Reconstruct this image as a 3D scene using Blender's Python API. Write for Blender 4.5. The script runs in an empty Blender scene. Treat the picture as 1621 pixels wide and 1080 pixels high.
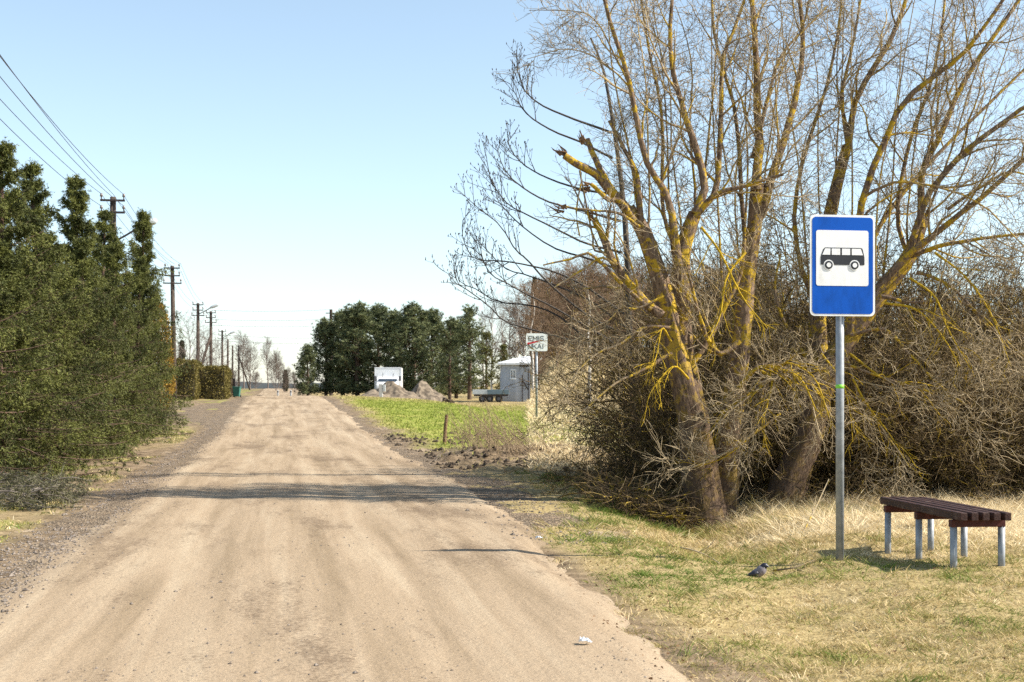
import bpy, math, random
import numpy as np
from mathutils import Vector, Matrix

# ------------------------------------------------------------------ camera, sky, sun, exposure
scene = bpy.context.scene
COL = scene.collection
F = 2250.0            # focal length in photo pixels (1621 wide)
CAM_H, HORIZON = 1.5, 622.0
cam = bpy.data.cameras.new("camera")
cam.sensor_width = 36.0
cam.lens = F / 1621.0 * 36.0
cam.shift_y = (HORIZON - 540.0) / 1621.0
cam.clip_start, cam.clip_end = 0.1, 3000.0
cam.dof.use_dof = True
cam.dof.focus_distance = 14.5
cam.dof.aperture_fstop = 6.3
camo = bpy.data.objects.new("camera", cam)
camo.location = (0, 0, CAM_H)
camo.rotation_euler = (math.pi / 2, 0, 0)
COL.objects.link(camo)
scene.camera = camo

SUN_EL, SUN_AZ = 40.0, 95.0       # azimuth clockwise from +Y (the view direction)
world = bpy.data.worlds.new("World")
scene.world = world
world.use_nodes = True
wn = world.node_tree
sky = wn.nodes.new("ShaderNodeTexSky")
sky.sky_type = 'NISHITA'
sky.sun_disc = False
sky.sun_elevation = math.radians(SUN_EL)
sky.sun_rotation = math.radians(SUN_AZ)
sky.air_density, sky.dust_density, sky.ozone_density = 0.9, 0.5, 1.6
bg = wn.nodes["Background"]
bg.inputs["Strength"].default_value = 0.118
hsv = wn.nodes.new("ShaderNodeHueSaturation")
hsv.inputs["Hue"].default_value, hsv.inputs["Saturation"].default_value = 0.488, 0.80
wn.links.new(sky.outputs[0], hsv.inputs["Color"])
wn.links.new(hsv.outputs[0], bg.inputs["Color"])

sl = bpy.data.lights.new("sun", 'SUN')
sl.energy, sl.angle, sl.color = 5.0, math.radians(0.5), (1.0, 0.93, 0.82)
sun = bpy.data.objects.new("sun", sl)
_e, _a = math.radians(SUN_EL), math.radians(SUN_AZ)
TO_SUN = Vector((math.sin(_a) * math.cos(_e), math.cos(_a) * math.cos(_e), math.sin(_e)))
sun.rotation_euler = TO_SUN.to_track_quat('Z', 'Y').to_euler()
sun.location = (60, -10, 50)
COL.objects.link(sun)
scene.view_settings.view_transform = 'Standard'
scene.view_settings.look = 'None'
scene.view_settings.exposure = 0.95
scene.view_settings.gamma = 1.0
scene.cycles.use_denoising = False
scene.cycles.max_bounces = 6
scene.cycles.diffuse_bounces = 2
scene.cycles.transparent_max_bounces = 4

rng = np.random.default_rng(7)
random.seed(7)

# ------------------------------------------------------------------ helpers
def px(x, d):                      # lateral position of photo column x at distance d
    return (x - 810.5) / F * d
def pz(y, d):                      # height of photo row y at distance d
    return CAM_H + (HORIZON - y) / F * d
def P3(x, y, d):
    return (px(x, d), d, pz(y, d))
ROADK = 370.5 / F                  # the road runs away along X = -ROADK * Y
def uY(u, Y):
    return u - ROADK * Y

def sstep(a, b, x):
    t = np.clip((np.asarray(x, float) - a) / (b - a), 0, 1)
    return t * t * (3 - 2 * t)

def vnoise(x, y, seed=0):
    x = np.asarray(x, float); y = np.asarray(y, float)
    xi, yi = np.floor(x), np.floor(y)
    fx, fy = x - xi, y - yi
    fx = fx * fx * (3 - 2 * fx); fy = fy * fy * (3 - 2 * fy)
    def h(a, b):
        v = np.sin(a * 127.1 + b * 311.7 + seed * 74.7) * 43758.5453
        return v - np.floor(v)
    return (h(xi, yi) * (1 - fx) + h(xi + 1, yi) * fx) * (1 - fy) + (h(xi, yi + 1) * (1 - fx) + h(xi + 1, yi + 1) * fx) * fy
def fbm(x, y, oct=4, seed=0):
    s, a, t = 0, 1.0, 0
    for i in range(oct):
        s = s + a * vnoise(x * 2 ** i + 13.7 * i, y * 2 ** i - 7.1 * i, seed + i); t += a; a *= 0.5
    return s / t

def make_mesh(name, V, Q=None, T=None, mats=(), mi=None, smooth=False, attrs=None):
    V = np.asarray(V, np.float32).reshape(-1, 3)
    Q = np.zeros((0, 4), np.int32) if Q is None or len(Q) == 0 else np.asarray(Q, np.int32)
    T = np.zeros((0, 3), np.int32) if T is None or len(T) == 0 else np.asarray(T, np.int32)
    me = bpy.data.meshes.new(name)
    nl = Q.size + T.size; npoly = len(Q) + len(T)
    me.vertices.add(len(V)); me.vertices.foreach_set("co", V.ravel())
    me.loops.add(nl); me.loops.foreach_set("vertex_index", np.concatenate([Q.ravel(), T.ravel()]).astype(np.int32))
    me.polygons.add(npoly)
    st = np.concatenate([np.arange(len(Q)) * 4, Q.size + np.arange(len(T)) * 3]).astype(np.int32)
    me.polygons.foreach_set("loop_start", st)
    for m in mats: me.materials.append(m)
    if mi is not None: me.polygons.foreach_set("material_index", np.asarray(mi, np.int32))
    me.polygons.foreach_set("use_smooth", np.full(npoly, bool(smooth)))
    me.update(calc_edges=True)
    for k, v in (attrs or {}).items():
        v = np.asarray(v, np.float32)
        if v.ndim == 1:
            a = me.attributes.new(k, 'FLOAT', 'POINT'); a.data.foreach_set("value", v)
        else:
            a = me.attributes.new(k, 'FLOAT_COLOR', 'POINT'); a.data.foreach_set("color", v.ravel())
    return me

def link(name, me, parent=None, loc=None):
    o = bpy.data.objects.new(name, me)
    COL.objects.link(o)
    if parent: o.parent = parent
    if loc is not None: o.location = loc
    return o
def tag(o, label=None, cat=None, group=None, kind=None):
    if label: o['label'] = label
    if cat: o['category'] = cat
    if group: o['group'] = group
    if kind: o['kind'] = kind
    return o
def thing(name, label, cat, loc=(0, 0, 0), rz=0, group=None):
    o = link(name, None); o.location = loc; o.rotation_euler = (0, 0, rz)
    o.empty_display_size = 0.2
    return tag(o, label, cat, group)
def copy_tree(o, parent=None):
    c = o.copy(); COL.objects.link(c)
    if parent: c.parent = parent
    for ch in list(o.children): copy_tree(ch, c)
    return c

class MB:
    """collects shapes into one mesh"""
    def __init__(s):
        s.v = []; s.q = []; s.t = []; s.qm = []; s.tm = []; s.n = 0
    def add(s, V, Q=(), T=(), m=0):
        V = np.asarray(V, float).reshape(-1, 3)
        for f in Q: s.q.append([i + s.n for i in f]); s.qm.append(m)
        for f in T: s.t.append([i + s.n for i in f]); s.tm.append(m)
        s.v.append(V); s.n += len(V)
    def box(s, x0, x1, y0, y1, z0, z1, m=0, rot=None):
        V = np.array([[x, y, z] for z in (z0, z1) for y in (y0, y1) for x in (x0, x1)], float)
        if rot is not None:
            M, c = rot; V = (V - c) @ np.array(M).T + c
        s.add(V, [(0, 2, 3, 1), (4, 5, 7, 6), (0, 1, 5, 4), (2, 6, 7, 3), (0, 4, 6, 2), (1, 3, 7, 5)], m=m)
    def prism(s, pts, y0, y1, m=0, axis='y'):
        """polygon pts (x,z) (convex or mild) extruded along y"""
        n = len(pts)
        A = [(a, y0, b) for a, b in pts] + [(a, y1, b) for a, b in pts]
        if axis == 'x': A = [(y, x, z) for x, y, z in A]
        base = s.n
        Q = [(i, (i + 1) % n, n + (i + 1) % n, n + i) for i in range(n)]
        c0 = tuple(np.mean(A[:n], axis=0)); c1 = tuple(np.mean(A[n:], axis=0))
        T = [((i + 1) % n, i, 2 * n) for i in range(n)] + [(n + i, n + (i + 1) % n, 2 * n + 1) for i in range(n)]
        s.add(A + [c0, c1], Q, T, m)
    def tube(s, pts, r, S=10, m=0, caps=True):
        P = np.array(pts, float)[None]; K = P.shape[1]
        R = np.full((1, K), r, float) if np.isscalar(r) else np.array(r, float)[None]
        V, Q, _ = tubes(P, R, S)
        T = []
        if caps:
            n = len(V); V = np.concatenate([V, P[0, :1], P[0, -1:]])
            T = [((i + 1) % S, i, n) for i in range(S)] + [((K - 1) * S + i, (K - 1) * S + (i + 1) % S, n + 1) for i in range(S)]
        s.add(V, Q.tolist(), T, m)
    def build(s, name, mats, parent=None, smooth=False, bevel=0, loc=None):
        if not isinstance(mats, (list, tuple)): mats = [mats]
        me = make_mesh(name, np.concatenate(s.v), s.q, s.t, mats, s.qm + s.tm, smooth)
        o = link(name, me, parent, loc)
        if bevel:
            b = o.modifiers.new("bevel", 'BEVEL'); b.width = bevel; b.segments = 2; b.limit_method = 'ANGLE'
        return o

def tubes(P, R, S=3):
    N, K = P.shape[:2]
    T = np.gradient(P, axis=1) if K > 2 else np.repeat(P[:, 1:] - P[:, :1], 2, axis=1)
    T /= np.linalg.norm(T, axis=2, keepdims=True) + 1e-9
    ref = np.where(np.abs(T[:, :1, 2:3]) < 0.8, np.array([0, 0, 1.0]), np.array([1.0, 0, 0]))
    U = np.cross(T, np.broadcast_to(ref, T.shape)); U /= np.linalg.norm(U, axis=2, keepdims=True) + 1e-9
    W = np.cross(T, U)
    a = np.arange(S) * 2 * math.pi / S
    V = P[:, :, None] + R[:, :, None, None] * (np.cos(a)[:, None] * U[:, :, None] + np.sin(a)[:, None] * W[:, :, None])
    base = (np.arange(N) * K * S)[:, None, None]
    k = np.arange(K - 1)[None, :, None] * S
    i = np.arange(S)[None, None, :]; j = (i + 1) % S
    Q = np.stack([base + k + i, base + k + j, base + k + S + j, base + k + S + i], -1).reshape(-1, 4)
    rad = np.repeat(R.reshape(-1), S)
    return V.reshape(-1, 3), Q, rad

def join_tubes(lst):
    V, Q, A, B, n = [], [], [], [], 0
    for P, R, S in lst:
        v, q, a = tubes(P, R, S)
        B.append(np.repeat(rng.random(len(P)), P.shape[1] * S))
        V.append(v); Q.append(q + n); A.append(a); n += len(v)
    return np.concatenate(V), np.concatenate(Q), np.concatenate(A), np.concatenate(B)

def wood(name, lst, mats, parent=None, smooth=True):
    V, Q, A, B = join_tubes(lst)
    return link(name, make_mesh(name, V, Q, None, mats, None, smooth, {'rad': A, 'tint': B}), parent)

def unit(v): return v / (np.linalg.norm(v, axis=-1, keepdims=True) + 1e-9)

def grow(P, R, n, rg, t=(.25, 1.0), ang=(30, 65), L=(.5, 1.0), up=0.0, wob=.12, K=5, rf=.6, rmax=9, rmin=.002, tip=.35, tlen=.4, flat=0, Lp=None):
    """n side shoots on every path"""
    N, Kp = P.shape[:2]
    idx = np.repeat(np.arange(N), n); M = len(idx)
    tt = t[0] + (t[1] - t[0]) * ((np.tile(np.arange(n), N) + rg.random(M)) / n)
    f = tt * (Kp - 1); i0 = np.minimum(f.astype(int), Kp - 2); w = (f - i0)[:, None]
    o = P[idx, i0] * (1 - w) + P[idx, i0 + 1] * w
    T = unit(P[idx, i0 + 1] - P[idx, i0])
    r0 = R[idx, i0] * (1 - w[:, 0]) + R[idx, i0 + 1] * w[:, 0]
    rnd = rg.normal(size=(M, 3)); rnd[:, 2] *= (1 - flat)
    side = unit(rnd - (rnd * T).sum(1, keepdims=True) * T)
    an = np.radians(rg.uniform(ang[0], ang[1], M))[:, None]
    d = np.cos(an) * T + np.sin(an) * side
    ln = rg.uniform(L[0], L[1], M) * (1 - tlen * tt) * (1 if Lp is None else Lp[idx])
    C = np.zeros((M, K, 3)); C[:, 0] = o
    st = (ln / (K - 1))[:, None]
    for k in range(1, K):
        d = unit(d + rg.normal(size=(M, 3)) * wob + np.array([0, 0, up]) / K)
        C[:, k] = C[:, k - 1] + d * st
    rr = np.clip(r0 * rf, rmin, rmax)
    CR = rr[:, None] * np.linspace(1, tip, K)[None]
    return C, np.maximum(CR, rmin * .6)

def spline(pts, n):
    """smooth resample of a polyline"""
    p = np.array(pts, float)
    if len(p) == 2: return p[0] + (p[1] - p[0]) * np.linspace(0, 1, n)[:, None]
    pe = np.concatenate([[2 * p[0] - p[1]], p, [2 * p[-1] - p[-2]]])
    out = []
    for s in np.linspace(0, len(p) - 1, n):
        i = min(int(s), len(p) - 2); t = s - i
        a, b, c, d = pe[i:i + 4]
        out.append(.5 * ((2 * b) + (c - a) * t + (2 * a - 5 * b + 4 * c - d) * t * t + (3 * b - a - 3 * c + d) * t ** 3))
    return np.array(out)

def blades(O, D, L, W, bend, rg):
    """tapered two-step leaf blades: root O, direction D, length, width, sideways bend vector -> verts, quads, tris"""
    N = len(O)
    s = unit(np.cross(D, rg.normal(size=(N, 3)))) * W[:, None] * .5
    mid = O + D * (L * .55)[:, None]
    tipp = O + D * L[:, None] + bend
    V = np.stack([O - s, O + s, mid + s * .8 + bend * .3, mid - s * .8 + bend * .3, tipp], 1).reshape(-1, 3)
    b = (np.arange(N) * 5)[:, None]
    return V, b + np.array([[0, 1, 2, 3]]), b + np.array([[3, 2, 4]])

# ------------------------------------------------------------------ materials
def mat(name, col=(.5, .5, .5), rough=.8, metal=0.0, spec=.3, col2=None, scale=8, detail=6, bump=0, bscale=30, thr=(.35, .65), vec='Object'):
    m = bpy.data.materials.new(name); m.use_nodes = True
    nt = m.node_tree; b = nt.nodes["Principled BSDF"]
    b.inputs["Base Color"].default_value = (*col, 1); b.inputs["Roughness"].default_value = rough
    b.inputs["Metallic"].default_value = metal; b.inputs["Specular IOR Level"].default_value = spec
    tc = nt.nodes.new("ShaderNodeTexCoord")
    if col2:
        n = nt.nodes.new("ShaderNodeTexNoise"); n.inputs["Scale"].default_value = scale; n.inputs["Detail"].default_value = detail
        nt.links.new(tc.outputs[vec], n.inputs["Vector"])
        r = nt.nodes.new("ShaderNodeValToRGB")
        r.color_ramp.elements[0].position, r.color_ramp.elements[1].position = thr
        r.color_ramp.elements[0].color = (*col, 1); r.color_ramp.elements[1].color = (*col2, 1)
        nt.links.new(n.outputs["Fac"], r.inputs[0]); nt.links.new(r.outputs[0], b.inputs["Base Color"])
    if bump:
        n2 = nt.nodes.new("ShaderNodeTexNoise"); n2.inputs["Scale"].default_value = bscale; n2.inputs["Detail"].default_value = 8
        nt.links.new(tc.outputs[vec], n2.inputs["Vector"])
        bp = nt.nodes.new("ShaderNodeBump"); bp.inputs["Strength"].default_value = bump; bp.inputs["Distance"].default_value = .03
        nt.links.new(n2.outputs["Fac"], bp.inputs["Height"]); nt.links.new(bp.outputs[0], b.inputs["Normal"])
    return m

class NT:
    """small node helper"""
    def __init__(s, m): s.nt = m.node_tree; s.b = s.nt.nodes["Principled BSDF"]
    def n(s, t, **kw):
        x = s.nt.nodes.new(t)
        for k, v in kw.items(): setattr(x, k, v)
        return x
    def l(s, a, b): s.nt.links.new(a, b)
    def attr(s, name):
        x = s.n("ShaderNodeAttribute"); x.attribute_name = name; return x
    def noise(s, vec, scale, detail=5, rough=.55, dist=0):
        x = s.n("ShaderNodeTexNoise"); x.inputs["Scale"].default_value = scale; x.inputs["Detail"].default_value = detail
        x.inputs["Roughness"].default_value = rough; x.inputs["Distortion"].default_value = dist
        if vec is not None: s.l(vec, x.inputs["Vector"])
        return x.outputs["Fac"]
    def ramp(s, f, stops):
        x = s.n("ShaderNodeValToRGB"); e = x.color_ramp.elements
        while len(e) < len(stops): e.new(.5)
        for el, (p, c) in zip(e, stops):
            el.position = p; el.color = (*c, 1) if len(c) == 3 else c
        s.l(f, x.inputs[0]); return x.outputs[0]
    def mix(s, f, a, b, blend='MIX'):
        x = s.n("ShaderNodeMix"); x.data_type = 'RGBA'; x.blend_type = blend
        for v, i in ((f, 0), (a, 6), (b, 7)):
            if hasattr(v, 'links'): s.l(v, x.inputs[i])
            else: x.inputs[i].default_value = v if i == 0 else (*v, 1)
        return x.outputs[2]
    def math(s, op, a, b=0.0, clamp=False):
        x = s.n("ShaderNodeMath"); x.operation = op; x.use_clamp = clamp
        for v, i in ((a, 0), (b, 1)):
            if hasattr(v, 'links'): s.l(v, x.inputs[i])
            else: x.inputs[i].default_value = v
        return x.outputs[0]
    def bump(s, h, strength, dist=.02):
        x = s.n("ShaderNodeBump"); x.inputs["Strength"].default_value = strength; x.inputs["Distance"].default_value = dist
        s.l(h, x.inputs["Height"]); s.l(x.outputs[0], s.b.inputs["Normal"])
def newmat(name, rough=.9, spec=.15):
    m = bpy.data.materials.new(name); m.use_nodes = True
    t = NT(m); t.b.inputs["Roughness"].default_value = rough; t.b.inputs["Specular IOR Level"].default_value = spec
    return m, t
def BW(v): return (v, v, v)

# bark with lichen: thick wood is furrowed brown, thin wood pale tan
def bark_mat(name, dark, light, twig, lichen=(.62, .41, .02), amount=.5, thin=.012, furrow=1.0, dk=.75, lo=.5):
    m, t = newmat(name)
    pos = t.n("ShaderNodeTexCoord").outputs["Object"]
    rad = t.attr("rad").outputs["Fac"]
    mp = t.n("ShaderNodeMapping"); mp.inputs["Scale"].default_value = (1, 1, .22); t.l(pos, mp.inputs[0])
    f1 = t.noise(mp.outputs[0], 34, 6, .65)
    c = t.ramp(f1, [(.32, dark), (.68, light)])
    c = t.mix(t.ramp(rad, [(.12, BW(0)), (.20, BW(.62))]), c, tuple(x * .9 for x in dark))
    tw = t.ramp(t.attr('tint').outputs['Fac'], [(.1, tuple(x * dk * .55 for x in twig)), (lo, tuple(x * dk for x in twig)), (.97, twig)])
    thick = t.ramp(rad, [(thin * .5, BW(0)), (thin * 1.8, BW(1))])
    c = t.mix(thick, tw, c)
    ln = t.noise(pos, 5.5, 8, .72)
    lm = t.ramp(ln, [(.62 - amount * .2, BW(0)), (.68 - amount * .2, BW(1))])
    rr = t.ramp(rad, [(thin * .35, BW(0)), (thin * .9, BW(1)), (.13, BW(.9)), (.20, BW(.12))])
    lm = t.math('MULTIPLY', t.math('MULTIPLY', lm, rr), .85)
    lc = t.ramp(t.noise(pos, 40, 3), [(.3, tuple(x * .6 for x in lichen)), (.7, lichen)])
    c = t.mix(lm, c, lc)
    t.l(c, t.b.inputs["Base Color"])
    t.bump(f1, .6 * furrow, .04)
    return m
M_WILLOW = bark_mat("willow_bark", (.06, .038, .025), (.30, .21, .14), (.58, .46, .29), amount=.64, dk=.60)
M_THICKET = bark_mat("thicket_bark", (.07, .046, .025), (.22, .155, .08), (.58, .47, .21), lichen=(.58, .43, .04), amount=.9, thin=.006, dk=.33, lo=.52)
M_LICHEN = bark_mat("lichen_covered_bark", (.10, .07, .04), (.30, .22, .13), (.62, .42, .035), amount=1.5, dk=.62, lo=.35)
M_DARKTHICKET = bark_mat("thicket_bark_painted_shade", (.05, .033, .02), (.16, .11, .065), (.34, .245, .135), lichen=(.50, .36, .04), amount=.5, thin=.006, dk=.26, lo=.66)  # darker copy of the thicket bark, with the shade put into its colour
M_SLIMBARK = bark_mat("slim_trunk_bark", (.11, .085, .06), (.27, .22, .165), (.3, .25, .19), amount=-.2)
M_GREYBARK = bark_mat("bare_tree_bark", (.05, .042, .036), (.13, .115, .10), (.085, .074, .066), amount=-.6)
M_FARBARK = bark_mat("far_tree_bark", (.13, .105, .09), (.26, .21, .18), (.20, .155, .125), amount=-.8)
M_HILLBARK = bark_mat("hill_tree_bark", (.16, .11, .075), (.30, .22, .15), (.27, .175, .105), amount=-.8)
M_BIRCH = mat("birch_bark", (.62, .58, .52), .8, col2=(.14, .12, .10), scale=6, thr=(.56, .62))
M_PINEBARK = mat("pine_bark", (.07, .05, .04), .9, col2=(.16, .10, .065), scale=12)

def leaf_mat(name, c0, c1, rough=.65, trans=.18):
    m, t = newmat(name, rough, .25)
    tint = t.attr("tint").outputs["Fac"]
    c = t.ramp(tint, [(0, c0), (1, c1)])
    t.l(c, t.b.inputs["Base Color"])
    tr = t.n("ShaderNodeBsdfTranslucent"); t.l(c, tr.inputs[0])
    mx = t.n("ShaderNodeMixShader"); mx.inputs[0].default_value = trans
    t.l(t.b.outputs[0], mx.inputs[1]); t.l(tr.outputs[0], mx.inputs[2])
    t.l(mx.outputs[0], t.nt.nodes["Material Output"].inputs[0])
    return m
M_SPRUCE = leaf_mat("spruce_needles", (.011, .021, .007), (.195, .205, .048), trans=.06)
M_PINE = leaf_mat("pine_needles", (.024, .042, .020), (.27, .29, .13), trans=.1)
M_PINEY = leaf_mat("yellowish_pine_needles", (.06, .07, .02), (.20, .19, .06))
M_HEDGE = leaf_mat("hedge_leaves", (.07, .065, .015), (.22, .17, .045))
M_YELLOW = leaf_mat("yellow_leaves", (.22, .13, .02), (.48, .30, .05))
M_THUJA = leaf_mat("thuja_leaves", (.025, .035, .012), (.07, .08, .025))

def grass_mat(name, stops):
    m, t = newmat(name, .75, .2)
    c = t.ramp(t.attr("tint").outputs["Fac"], stops)
    t.l(c, t.b.inputs["Base Color"])
    tr = t.n("ShaderNodeBsdfTranslucent"); t.l(c, tr.inputs[0])
    mx = t.n("ShaderNodeMixShader"); mx.inputs[0].default_value = .25
    t.l(t.b.outputs[0], mx.inputs[1]); t.l(tr.outputs[0], mx.inputs[2])
    t.l(mx.outputs[0], t.nt.nodes["Material Output"].inputs[0])
    return m
M_GRASS = grass_mat("verge_grass", [(0, (.78, .65, .42)), (.3, (.60, .46, .24)), (.5, (.38, .29, .12)), (.7, (.27, .27, .075)), (1, (.12, .18, .03))])
M_FIELD = grass_mat("field_grass", [(0, (.46, .38, .18)), (.45, (.35, .34, .10)), (1, (.25, .295, .055))])

M_GALV = mat("galvanised_steel", (.22, .24, .26), .5, .3, .4, col2=(.34, .36, .38), scale=14, bump=.05)
M_BLUE = mat("sign_blue", (.003, .085, .46), .45, spec=.15, col2=(.004, .095, .50), scale=3)
M_WHITE = mat("sign_white", (.80, .81, .82), .4, spec=.4, col2=(.85, .86, .86), scale=4)
for m_, c0 in ((M_BLUE, .72), (M_WHITE, .80)):
    t = NT(m_); pos = t.n("ShaderNodeTexCoord").outputs["Object"]; src = t.b.inputs["Base Color"].links[0].from_socket
    mp = t.n("ShaderNodeMapping"); mp.inputs["Scale"].default_value = (1, 1, .35); t.l(pos, mp.inputs[0])
    d_ = t.ramp(t.noise(mp.outputs[0], 7, 9, .75), [(.50, BW(1)), (.74, (c0, c0 * .97, c0 * .92))])
    t.l(t.mix(1.0, src, d_, 'MULTIPLY'), t.b.inputs["Base Color"])
M_BLACK = mat("sign_black", (.025, .028, .035), .5, col2=(.035, .038, .045), scale=5)
M_RED = mat("sign_red", (.55, .02, .035), .45, col2=(.6, .03, .05), scale=5)
M_GREEN = mat("green_tape", (.22, .62, .06), .5, col2=(.28, .68, .10), scale=9)
M_BENCH = mat("bench_wood", (.038, .015, .012), .65, spec=.3, col2=(.075, .030, .023), scale=9, bump=.35, bscale=60)
def grain_mat(name, c0, c1):
    m, t = newmat(name, .62, .3)
    pos = t.n("ShaderNodeTexCoord").outputs["Object"]
    mp = t.n("ShaderNodeMapping"); mp.inputs["Scale"].default_value = (1, .06, 1); t.l(pos, mp.inputs[0])
    f = t.noise(mp.outputs[0], 70, 6, .6); g = t.noise(pos, 6, 5, .65)
    c = t.ramp(f, [(.35, c0), (.65, c1)])
    c = t.mix(t.ramp(g, [(.56, BW(0)), (.66, BW(.7))]), c, (.13, .085, .065))
    t.l(c, t.b.inputs["Base Color"]); t.bump(f, .5, .01)
    return m
M_BENCH = grain_mat("bench_planks", (.022, .009, .007), (.065, .027, .021))
M_BENCHRED = mat("bench_red_paint", (.05, .013, .010), .6, spec=.3, col2=(.085, .02, .016), scale=14, bump=.2)
M_POLE = mat("tarred_wood", (.045, .032, .025), .9, col2=(.10, .075, .058), scale=7, bump=.3)
M_POLEGREY = mat("weathered_wood", (.12, .10, .085), .9, col2=(.22, .19, .16), scale=7, bump=.3)
M_IRON = mat("dark_iron", (.03, .03, .033), .6, .3, col2=(.07, .05, .045), scale=20)
M_CERAMIC = mat("insulator_ceramic", (.16, .13, .12), .3, spec=.5, col2=(.2, .17, .16), scale=8)
M_WIRE = mat("wire_metal", (.045, .045, .05), .5, .3, col2=(.07, .07, .075), scale=3)
M_VANWHITE = mat("van_white_paint", (.72, .73, .74), .3, spec=.5, col2=(.78, .79, .79), scale=2)
M_GLASS = mat("dark_glass", (.02, .03, .045), .08, spec=.7, col2=(.03, .045, .06), scale=2)
M_RUBBER = mat("black_rubber", (.02, .02, .02), .8, col2=(.035, .033, .03), scale=20)
M_PLASTIC = mat("grey_plastic", (.09, .09, .10), .6, col2=(.12, .12, .13), scale=9)
M_LAMPGLASS = mat("headlight_glass", (.6, .62, .65), .1, spec=.7, col2=(.7, .7, .72), scale=6)
M_SHED = mat("shed_grey_sheet", (.36, .38, .42), .55, spec=.3, col2=(.42, .44, .47), scale=2)
M_ROOF = mat("shed_pale_roof", (.66, .68, .70), .45, spec=.4, col2=(.74, .75, .76), scale=1.5)
M_CONC = mat("pale_concrete", (.42, .42, .41), .85, col2=(.55, .54, .52), scale=9, bump=.2)
M_TRAILER = mat("trailer_panel", (.42, .46, .48), .5, col2=(.52, .55, .56), scale=3)
M_TRAILERB = mat("trailer_blue_side", (.10, .15, .18), .5, col2=(.14, .19, .22), scale=3)
M_SLAT = mat("fence_slats", (.36, .25, .17), .8, col2=(.48, .35, .25), scale=6)
M_BIN = mat("green_bin_plastic", (.03, .13, .10), .5, col2=(.05, .17, .13), scale=4)
M_STAKE = mat("old_stake_wood", (.13, .075, .04), .9, col2=(.24, .15, .08), scale=20, bump=.4)
M_PILE = mat("excavated_soil", (.08, .062, .045), .95, col2=(.24, .19, .135), scale=3.0, detail=9, bump=.8, bscale=6)
M_STONE = mat("gravel_stone", (.10, .08, .065), .9, col2=(.30, .25, .205), scale=23)
M_CLOD = mat("dark_soil_clods", (.035, .026, .018), .95, col2=(.10, .072, .048), scale=7, bump=.6)
M_LITTER = mat("white_litter", (.66, .70, .74), .5, col2=(.74, .77, .8), scale=20)
M_FEATHER_DK = mat("black_feathers", (.012, .012, .02), .45, spec=.5, col2=(.022, .022, .035), scale=40)
M_FEATHER_GR = mat("grey_feathers", (.17, .15, .165), .8, col2=(.25, .22, .23), scale=40)
M_DRYSTEM = mat("dry_stems", (.20, .145, .09), .9, col2=(.34, .25, .155), scale=4)
M_BLUEHILL = mat("far_forest_painted_haze", (.05, .065, .075), .95, col2=(.08, .09, .095), scale=.05)  # blue of distant haze painted into the forest colour

# ------------------------------------------------------------------ terrain
def zg(X, Y, rough=True):
    X = np.asarray(X, float); Y = np.asarray(Y, float)
    u = X + ROADK * Y
    top = 1.25 - .30 * sstep(4, 12, u)
    z = top * sstep(30, 100, Y)
    z = z - .35 * sstep(46, 60, Y) * (1 - sstep(95, 125, Y)) * sstep(9.5, 13, u) * sstep(0, 1, Y)
    z = z - .12 * sstep(100, 118, Y) * (1 - sstep(7, 10, u))
    z = z + 1.1 * sstep(130, 260, Y) * (1 - sstep(8, 22, u))
    # ditch beside the bus stop
    uc = 4.25 + (Y - 12) * .19
    dep = (.07 + .28 * sstep(11, 19, Y)) * sstep(4, 10, Y) * (1 - sstep(27, 40, Y))
    z = z - dep * np.exp(-((u - uc + .1) / (.6 + .25 * sstep(13, 18, Y))) ** 2)
    z = z - .12 * sstep(15, 19, Y) * (1 - sstep(20.5, 24, Y)) * sstep(uc, uc + .8, u)
    # soil bank right of the road
    z = z + .16 * np.exp(-(((Y - 33) / 3.0) ** 2)) * sstep(3.6, 4.4, u) * (1 - sstep(8.5, 11, u))
    z = z + .10 * np.exp(-(((Y - 40) / 2.5) ** 2)) * sstep(4.2, 5.4, u) * (1 - sstep(8.5, 11, u))
    # wooded hillside
    hl = sstep(112, 172, Y) * sstep(19.6, 26, u - (Y - 120) * .16)
    z = z + 6.0 * hl + 2.0 * sstep(130, 300, Y) * sstep(40, 90, u)
    if rough:
        off = np.maximum(sstep(-2.2, -2.9, u), sstep(2.6, 3.4, u))
        z = z + off * ((fbm(X * .9, Y * .9, 3, 3) - .5) * .14 + (fbm(X * 5, Y * 5, 3, 9) - .5) * .05)
        z = z + off * .10 * np.maximum(0, fbm(X * 2.2, Y * 2.2, 3, 5) - .55) * 4 * ((u > 3.6) & (u < 9) & (Y > 27) & (Y < 46))
    return z

def axis_pts(segs):
    out = [segs[0][0]]
    for a, b, st in segs:
        n = max(1, int(round((b - a) / st)))
        out += list(a + (b - a) * (np.arange(1, n + 1) / n))
    return np.array(out)
def sheet(name, us, Ys, zfun, mats, attrs=None, smooth=True):
    U, YY = np.meshgrid(us, Ys)
    X = U - ROADK * YY
    Z = zfun(X, YY, U)
    V = np.stack([X, YY, Z], -1).reshape(-1, 3)
    nu = len(us); i = np.arange(len(Ys) - 1)[:, None] * nu + np.arange(nu - 1)[None]
    Q = np.stack([i, i + 1, i + nu + 1, i + nu], -1).reshape(-1, 4)
    at = {k: f(X, YY, U).reshape(len(V), -1) if k == 'mask' else f(X, YY, U).reshape(-1) for k, f in (attrs or {}).items()}
    return link(name, make_mesh(name, V, Q, None, mats, None, smooth, at))

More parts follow.
